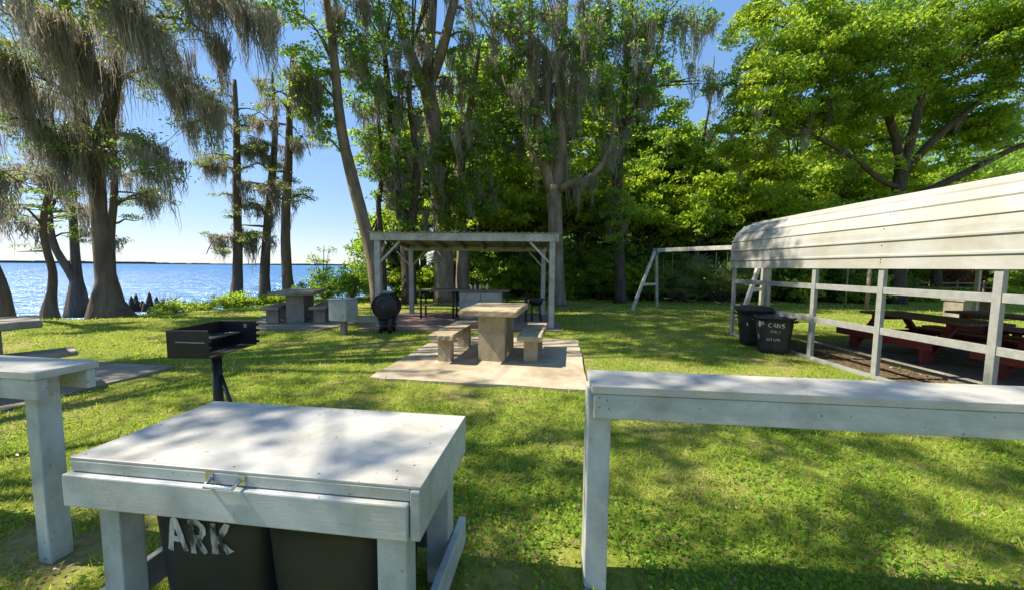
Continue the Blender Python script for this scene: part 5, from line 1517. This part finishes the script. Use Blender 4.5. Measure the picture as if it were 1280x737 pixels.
# ---- off to the left, outside the picture: the trees whose shade dapples the lawn
def shade_tree(label, x, y, crowns, seed, h=6.2):
    """a slim mossy tree with small scattered leaf sprays"""
    crowns = [(c[0], c[1] + .165 * c[2], *c[2:]) for c in crowns]
    grow_tree('shade_tree', label, (x, y, 0), [
        dict(p=[(Vector((x, y, -.1)), .36), (Vector((x + .1, y, 2)), .25), (Vector((x, y + .2, 4.5)), .21), (Vector((x + .3, y, h)), .17), (Vector((x + .5, y, h + 3)), .09), (Vector((x + .4, y, h + 5.5)), .03)], flare=.2, t0=.55, sub=10, sl=(1, 2.2), moss=(1.2, 20, 1.2), leafy=.4)]
        + [dict(p=[(Vector((x + .1, y, h - .6)), .085), (Vector((x + (c[0] - x) * .5, y + (c[1] - y) * .5, h + (c[2] - h) * .6)), .05), (Vector(c[:3]), .018)], t0=.45, sub=7, sl=(.8, 1.8), moss=(1.2, 18, .9), leafy=.4) for c in crowns],
        [dict(c=c[:3], r=c[3], n=c[4], per=34, cr=.30, tint=.5, moss=(.10, 20, .8), twig=4) for c in crowns], seed=seed, size=.13, aspect=.4, wind=WL, leaf='leaf_oak', cat='tree')
shade_tree('tall mossy tree outside the left edge, level with the near lawn', -10.8, 2.2,
           [(-7.2, 1.6, 9.0, (2.0, 1.2, 1.2), 36), (-9.8, 2.9, 9.5, (2.0, 1.2, 1.3), 32), (-12.5, 3.6, 9.0, (1.8, 1.3, 1.3), 30), (-12.0, 5.4, 9.4, (1.6, 1.4, 1.0), 30), (-11.0, 6.9, 9.8, (1.6, 1.4, 1.0), 32), (-13.8, 6.8, 9.2, (1.6, 1.4, 1.0), 26), (-5.2, 2.4, 9.2, (1.8, 1.1, .9), 36)], 41)
shade_tree('mossy tree outside the left edge, level with the trash enclosure', -9.6, -2.6,
           [(-6.6, .3, 8.2, (1.4, 1.5, 1.0), 18), (-4.6, 1.0, 8.4, (1.7, 1.6, .9), 22), (-3.0, 1.6, 8.9, (1.9, 1.1, .8), 32), (-8.6, .4, 8.2, (1.6, 1.0, 1.0), 22), (-1.6, 1.0, 8.8, (1.7, 1.5, .7), 22)], 43, 5.6)
shade_tree('tall tree outside the left edge, leaning in high over the lawn toward the swings', -13.0, 5.6,
           [(-8.2, 8.0, 12.6, (1.7, 1.5, 1.2), 120), (-6.6, 9.5, 13.0, (2.0, 1.6, 1.2), 140), (-5.4, 7.4, 12.6, (1.8, 1.3, 1.1), 110), (-5.0, 11.0, 13.6, (2.0, 1.5, 1.1), 120), (-7.6, 11.6, 13.8, (1.9, 1.5, 1.2), 110), (-4.2, 9.2, 12.9, (1.7, 1.3, .9), 100), (-3.8, 6.7, 12.6, (1.5, 1.1, .8), 60),
            (-6.0, 5.3, 11.0, (1.3, 1.1, .9), 70), (-4.6, 5.2, 11.0, (1.3, 1.0, .8), 64), (-5.5, 6.6, 11.4, (1.4, 1.0, .8), 80), (-3.6, 5.9, 11.4, (1.3, 1.0, .7), 60)], 45, 8.0)

# ------------------------------------------------------------------ woods behind the lawn
def proto_tree(name, seed, h, spread, bark, leaf, tint, moss, n=110, size=.18, lean=.4):
    r = random.Random(seed)
    fork = h * .42
    limbs = [dict(p=[(Vector((0, 0, -.1)), .26), (Vector((lean * .3, 0, fork * .5)), .19), (Vector((lean * .6, .1, fork)), .17), (Vector((lean, .1, h * .7)), .11), (Vector((lean * 1.1, 0, h * .95)), .04)], t0=.4, sub=8, sl=(.7, 1.6), moss=moss, leafy=.6)]
    blobs = [dict(c=(lean, 0, h * .82), r=(spread, spread, h * .17), n=n // 2, per=88, cr=.6, tint=tint, moss=(.1, 11, 1.1) if moss else None)]
    for k in range(5):
        a = k * 1.257 + r.uniform(-.4, .4)
        e = Vector((lean + math.cos(a) * spread * .9, math.sin(a) * spread * .9, h * r.uniform(.48, .72)))
        limbs.append(dict(p=[(Vector((lean * .6, .1, fork * r.uniform(.85, 1.2))), .09), (Vector((lean * .6, 0, fork)).lerp(e, .55) + Vector((0, 0, .3)), .06), (e, .025)], t0=.3, sub=5, sl=(.5, 1.3), moss=moss, leafy=.6))
        blobs.append(dict(c=e, r=(spread * .55, spread * .55, h * .10), n=n // 7, per=88, cr=.55, tint=tint + r.uniform(-.1, .1), moss=(.12, 11, 1.0) if moss else None))
    return limbs, blobs, dict(seed=seed, size=size, aspect=.55, flat=.38, wind=WM, bark=bark, leaf=leaf)

PT = {}
def forest_tree(kind, px, base_y, d, scale, rz, label, group='trees of the wood behind the lawn', zs=1.0):
    q = P(px, 380, d)
    if kind not in PT:
        a = dict(bright=('broadleaf_tree', 51, 6.6, 2.0, 'bark_dark', 'leaf_bright', .62, None), dark=('broadleaf_tree', 52, 8.0, 1.9, 'bark_dark', 'leaf_oak', .35, (2.2, 12, 1.3)),
                 mossy=('broadleaf_tree', 53, 8.6, 1.6, 'bark', 'leaf_oak', .5, (4.5, 13, 1.6)), small=('broadleaf_tree', 54, 4.2, 1.5, 'bark_dark', 'leaf_bright', .5, None),
                 tall=('broadleaf_tree', 55, 14.0, 2.9, 'bark', 'leaf_bright', .45, (1.5, 12, 1.6), 170, .21), tall_dark=('broadleaf_tree', 56, 13.0, 2.6, 'bark_dark', 'leaf_oak', .5, (2.5, 13, 1.8), 150, .2))[kind]
        limbs, blobs, kw = proto_tree(*a)
        o = grow_tree(a[0], label, (0, 0, 0), limbs, blobs, group, **kw)
        o.location = (q.x, d, 0); o.rotation_euler = (0, 0, rz); o.scale = (scale, scale, scale * zs)
        PT[kind] = o
        return o
    return copy_tree(PT[kind], (q.x, d, 0), rz, label, (scale, scale, scale * zs))

FT = [('tall', 520, 21.5, .8, 1.0, 'tall leafy tree filling the gap behind the dark shaggy oak'),
      ('tall', 625, 21.0, 1.0, 2.5, 'tall leafy tree filling the gap between the thick oak and the pale-trunked oak'),
      ('tall', 738, 22.5, .92, 4.4, 'tall leafy tree behind the gap right of the pale-trunked oak'),
      ('tall_dark', 795, 21.0, .95, 1.7, 'tall shadowy tree behind the ivy-clad oak'),
      ('tall', 1020, 26.0, .8, 5.0, 'tall leafy tree far behind the spreading oak, left of its trunk'),
      ('tall_dark', 1195, 33.0, .95, 5.9, 'tall shadowy tree far behind the spreading oak, right of its trunk'),
      ('bright', 1040, 19.6, 1.1, 4.0, 'bright tree under the bough of the spreading oak, left of its trunk'),
      ('bright', 1102, 20.2, 1.2, 2.2, 'bright tree pressed close behind the trunk of the spreading oak'),
      ('bright', 1168, 20.6, 1.1, .9, 'bright tree showing right of the spreading oak trunk, over the carport roof'),
      ('tall', 1095, 27.5, .8, 1.9, 'tall pale tree far behind the trunk of the spreading oak'),
      ('bright', 700, 18.6, 1.15, 2.9, 'yellow-green tree pressing close behind the pale-trunked oak'),
      ('bright', 595, 18.4, 1.05, 5.5, 'yellow-green tree filling in over the shelter roof, left of its middle'),
      ('tall', 850, 23.0, .75, .7, 'tall leafy tree at the left side of the blue gap'),
      ('tall', 780, 24.5, .85, 2.1, 'tall leafy tree behind the dark crown of the ivy-clad oak'),
      ('bright', 945, 19.0, 1.15, 1.3, 'yellow-green tree just left of the spreading oak crown'),
      ('bright', 642, 19.5, 1.00, .3, 'bright yellow-green tree behind the shelter, left of the pale-trunked oak'),
      ('bright', 728, 19.8, 1.05, 1.9, 'bright yellow-green tree just right of the pale-trunked oak'),
      ('dark', 610, 20.5, 1.05, 2.2, 'dark green wood tree right behind the shelter roof'),
      ('mossy', 672, 21.5, 1.15, .8, 'mossy tall tree deep in the wood behind the pale-trunked oak'),
      ('dark', 765, 21, 1.00, 4.0, 'dark green wood tree left of the swing set'),
      ('bright', 815, 19.8, 1.0, 3.3, 'yellow-green tree above the left end of the swing set'),
      ('small', 868, 18.8, 1.25, 1.0, 'low leafy green tree behind the swing set beam'),
      ('bright', 880, 20.5, 1.22, 5.2, 'tallest yellow-green tree against the blue gap above the swing set'),
      ('mossy', 935, 21, .95, 2.6, 'mossy tree hanging with dark strands left of the carport roof end'),
      ('dark', 960, 22.5, 1.0, 1.4, 'dark wood tree behind the carport roof end'),
      ('bright', 1010, 21.5, .95, .2, 'bright green tree under the long bough of the spreading oak'),
      ('small', 1055, 20, 1.3, 4.4, 'forked leafy small tree beneath the spreading oak bough'),
      ('bright', 1085, 30, 1.05, 2.9, 'sunlit tree behind the trunk of the spreading oak'),
      ('dark', 1180, 31, 1.05, .9, 'dark green tree right of the spreading oak trunk'),
      ('bright', 1240, 25, 1.1, 3.6, 'sunlit yellow-green tree at the right above the carport roof'),
      ('mossy', 1300, 22, 1.1, 4.9, 'mossy tree at the right edge behind the carport'),
      ('mossy', 532, 21, .95, 3.9, 'mossy wood tree showing left behind the shelter posts'),
      ('small', 498, 19.5, 1.05, 2.0, 'small sunlit green tree behind the left shelter posts'),
      ('dark', 572, 23, 1.2, .6, 'tall dark wood tree behind the thick oak'),
      ('dark', 830, 24, 1.25, 5.6, 'tall dark wood tree behind the yellow-green ones by the swing set')]
for k, px, d_, s_, rz_, lb in FT:
    forest_tree(k, px, 380, d_, s_, rz_, lb)

# shrubs at the edge of the lawn
def shrub_proto(label, seed, r, h, leaf, tint, n, per, size, group, asp=.5):
    rr = random.Random(seed)
    limbs = []
    for k in range(7):
        a = k * .9 + rr.uniform(-.3, .3); R = r * rr.uniform(.3, .8)
        limbs.append(dict(p=[(Vector((.05 * math.cos(a), .05 * math.sin(a), -.05)), .025), (Vector((R * .4 * math.cos(a), R * .4 * math.sin(a), h * .5)), .018), (Vector((R * math.cos(a), R * math.sin(a), h * rr.uniform(.75, 1.05))), .006)], t0=.3, sub=3, sl=(.2, .5), leafy=.8))
    return grow_tree('shrub', label, (0, 0, 0), limbs, [dict(c=(0, 0, h * .52), r=(r, r, h * .5), n=n, per=per, cr=.28, tint=tint, twig=6)], group, seed=seed, size=size, aspect=asp, leaf=leaf, bark='bark_dark', cat='shrub', tip_leaf=10, tip_r=.2)

SG = 'understory shrubs along the wood edge'
SL = 'leafy green understory shrub along the foot of the dark wood'
sa = shrub_proto(SL, 61, 1.0, 2.0, 'leaf_oak', .45, 60, 48, .13, SG)
sb = shrub_proto(SL, 62, .9, 1.7, 'leaf_bright', .6, 50, 44, .14, SG)
sc_ = shrub_proto(SL, 63, .8, 2.7, 'leaf_oak', .55, 64, 46, .12, SG, .4)
rs = random.Random(9)
first = {0: True, 1: True, 2: True}
spots = []
for k in range(64):
    px = 500 + (1300 - 500) * (k + rs.uniform(-.4, .4)) / 63
    d_ = rs.uniform(19.2, 21.5) if px < 930 else rs.uniform(20.5, 24.0)
    if 1115 < px < 1270: d_ = rs.uniform(27.5, 29.5)
    spots.append((px, d_))
for k in range(26):
    spots.append((560 + 360 * (k + rs.random()) / 26, rs.uniform(20.5, 23)))
for k in range(16):
    spots.append((rs.uniform(985, 1100), rs.uniform(16.8, 19.0)))
for k in range(18):
    spots.append((630 + 300 * (k + rs.random()) / 18, rs.uniform(17.7, 19.2)))
for k in range(26):
    spots.append((490 + 520 * (k + rs.random()) / 26, rs.uniform(17.8, 19.4)))
for j, (px, d_) in enumerate(spots):
    k = rs.choice((0, 0, 1, 2, 2)) if j < len(spots) - 44 else rs.choice((1, 1, 2)); pr_ = (sa, sb, sc_)[k]
    q = P(px, 380, d_); s_ = rs.uniform(.75, 1.25)
    if first[k]:
        pr_.location = (q.x, d_, 0); pr_.scale = (s_,) * 3; first[k] = False
    else: copy_tree(pr_, (q.x, d_, 0), rs.uniform(0, 6.28), None, s_)

# shrubs on the lake bank left of the shelter
bk = shrub_proto('dense dark green waterside bush left of the shelter, seen over the concrete table', 65, 1.25, 1.7, 'leaf_oak', .55, 80, 52, .12, None)
q = P(440, 380, 17.2); bk.location = (q.x, 17.2, -.1)
o = copy_tree(bk, (P(408, 380, 17.8).x, 17.8, -.25), 2.0, 'smaller dark bush at the water edge beside the right bank cypress', .78)
o = copy_tree(bk, (P(376, 380, 15.6).x, 15.6, -.15), 4.0, 'low dark bush at the foot of the right bank cypress behind the table', (.42, .42, .55))
tp_ = shrub_proto('thin open-twigged bush with sparse leaves rising against the lake', 66, .9, 2.7, 'leaf_oak', .5, 16, 34, .10, None)
q = P(404, 380, 18.2); tp_.location = (q.x, 18.2, -.2)
o = copy_tree(bk, (P(470, 380, 19).x, 19, 0), 1.0, 'dark green bush behind the foot of the leaning tree', 1.1)
yw = shrub_proto('low yellow-green weed tuft on the lake bank', 67, .42, .34, 'leaf_bright', .85, 26, 26, .10, 'weed tufts along the lake bank', .3)
rw = random.Random(4)
pts_ = [(282, 14.4), (310, 14.9), (322, 15.2), (338, 15.6), (349, 15.9), (262, 13.4), (240, 12.9), (366, 15.6), (300, 14.6), (215, 12.0), (330, 15.4)]
for k, (px, d_) in enumerate(pts_):
    q = P(px, 380, d_); s_ = rw.uniform(.6, 1.2)
    if k == 0: yw.location = (q.x, d_, -.12)
    else: copy_tree(yw, (q.x, d_, -.12), rw.uniform(0, 6), None, s_)
rd = shrub_proto('reddish-leaved garden shrub beyond the carport', 68, 1.3, 1.9, 'leaf_red', .55, 64, 46, .15, None)
q = P(1192, 358, 26); rd.location = (q.x, 26, .3)
o = copy_tree(rd, (P(1222, 358, 26.3).x, 26.3, .4), 2.4, 'paler reddish shrub right beside the larger one beyond the carport', .7)
yg = shrub_proto('round yellow-green garden shrub beside the reddish shrubs', 69, .9, 1.5, 'leaf_bright', .8, 50, 44, .14, None)
q = P(1238, 358, 25.4); yg.location = (q.x, 25.4, .3)
gc = shrub_proto('low sunlit yellow-green plant bed beyond the carport tables', 70, 1.0, .55, 'leaf_bright', .85, 50, 40, .13, 'low sunlit plant beds beyond the carport', .4)
for k, (px, d_) in enumerate(((1140, 19), (1165, 19.3), (1190, 19), (1118, 19.6), (1262, 19), (1290, 19.4))):
    q = P(px, 380, d_)
    if k == 0: gc.location = (q.x, d_, 0)
    else: copy_tree(gc, (q.x, d_, 0), k * 1.3, None, 1.0)
# dark rail fence in front of the reddish shrubs
fn = thing('rail_fence', 'low dark rail fence running before the reddish shrubs', 'fence', (0, 0, 0), 0)
pa, pb = P(1095, 358, 24), P(1300, 358, 24)
for z in (.45, .75):
    mb = MB(); mb.bar((pa.x, 24, z), (pb.x, 24, z), .05, .09); mb.build('rail', M['raw_wood'], fn, .004)
for k in range(7):
    x = pa.x + (pb.x - pa.x) * k / 6
    mb = MB(); mb.box((x, 24.06, .45), (.1, .07, .95)); mb.build('post', M['raw_wood'], fn, .004)

# palmettos
def palmetto(label, seed, group):
    r = random.Random(seed)
    root = thing('palmetto', label, 'palmetto', (0, 0, 0), 0, group)
    st = MB()
    vs, fs, ts = [], [], []
    for k in range(13):
        a = k * 2.4 + r.uniform(-.3, .3); elv = r.uniform(.35, 1.35); L_ = r.uniform(.6, 1.0)
        dirv = Vector((math.cos(a) * math.cos(elv), math.sin(a) * math.cos(elv), math.sin(elv)))
        tip = dirv * L_
        st.tube([(0, 0, 0), tip * .5 + Vector((0, 0, .06)), tip], [.014, .010, .007], 5, False)
        side = dirv.cross(Vector((0, 0, 1))).normalized(); nrm = side.cross(dirv).normalized()
        old = r.random() < .3
        for j in range(15):
            th = math.radians(-105 + 210 * j / 14)
            dv = (dirv * math.cos(th) + side * math.sin(th)).normalized()
            l_ = r.uniform(.38, .52)
            w_ = (dv.cross(nrm)).normalized() * .022
            b_ = len(vs)
            m1 = tip + dv * l_ * .55; e1 = tip + dv * l_ - Vector((0, 0, (.22 if old else .10) * r.uniform(.5, 1.3)))
            vs += [tip, m1 + w_, e1, m1 - w_]
            fs.append((b_, b_ + 1, b_ + 2, b_ + 3)); ts += [(.9 if old else .4) + r.uniform(-.2, .2)] * 4
    st.build('stem', M['bark_dark'], root)
    np_mesh('fronds', np.array([tuple(q) for q in vs]), 4, np.array(fs), M['palm'], root, np.clip(np.array(ts), 0, 1))
    return root
pm = palmetto('fan-leaved palmetto, pale and dry-tipped, at the wood edge behind the swings', 5, 'palmettos at the wood edge')
for k, (px, d_, s_) in enumerate(((855, 16.6, 1.0), (893, 17.2, 1.7), (912, 16.9, 1.4), (838, 17.4, 1.4), (800, 17.8, 1.1), (873, 17.7, 1.8), (930, 17.4, 1.4), (770, 18.0, 1.2), (1000, 19.4, 1.3), (1120, 20.5, 1.2))):
    q = P(px, 380, d_)
    if k == 0: pm.location = (q.x, d_, 0); pm.scale = (s_,) * 3
    else: copy_tree(pm, (q.x, d_, 0), k * 1.9, None, s_)

# the mass of the wood beyond
rg = np.random.default_rng(77)
n = 2600
x = rg.uniform(-4.5, 62, n); y = rg.uniform(24.5, 40, n)
tp = 9.0 + 2.2 * wavy(x, y, .35) + np.clip((x - 14) * .12, 0, 3)
z = tp * rg.random(n) ** 0.8
ok = ~((y < 29) & (x > 21) & (x < 40) & (z < 3)) & (shore_dist(x, y) > 1)
cen = np.stack([x, y, z], 1)[ok]
ct = np.clip(.62 + .6 * (rg.random(len(cen)) - .5), 0, 1)
v1 = leaves(cen, 52, 1.0, .30, .55, .6, .6, rng=rg, ctint=ct)
# low dense thicket that closes the view under the trees
n = 900
x = rg.uniform(-5, 30, n); y = rg.uniform(22.5, 27, n); z = rg.uniform(.1, 3.4, n)
ok = ~((x > 19) & (z > -1)) & (shore_dist(x, y) > 1)
cen = np.stack([x, y, z], 1)[ok]
v2 = leaves(cen, 50, .75, .22, .5, .7, .6, rng=rg, ctint=np.clip(.45 + .5 * (rg.random(len(cen)) - .5), 0, 1))
v, f, t_ = join_np([v1, v2])
wd = np_mesh('woods', v, 4, f, M['leaf_oak'], None, t_)
tag(wd, 'deep mass of dark green woodland closing the view behind the lawn', 'woods', kind='stuff')
# stems in the mass
mb = MB()
rs = random.Random(13)
for k in range(90):
    px = rs.uniform(-3.5, 45); d_ = rs.uniform(21.5, 32)
    if px > 19 and d_ < 28: d_ = 30
    h = rs.uniform(4, 9); l_ = rs.uniform(-.6, .6)
    mb.tube([(px, d_, 0), (px + l_ * .4, d_, h * .5), (px + l_, d_, h)], [rs.uniform(.05, .14), .06, .02], 6, False, .1)
tag(mb.build('woodland_stems', M['bark_dark']), 'many thin dark stems among the woodland', 'woods', kind='stuff')
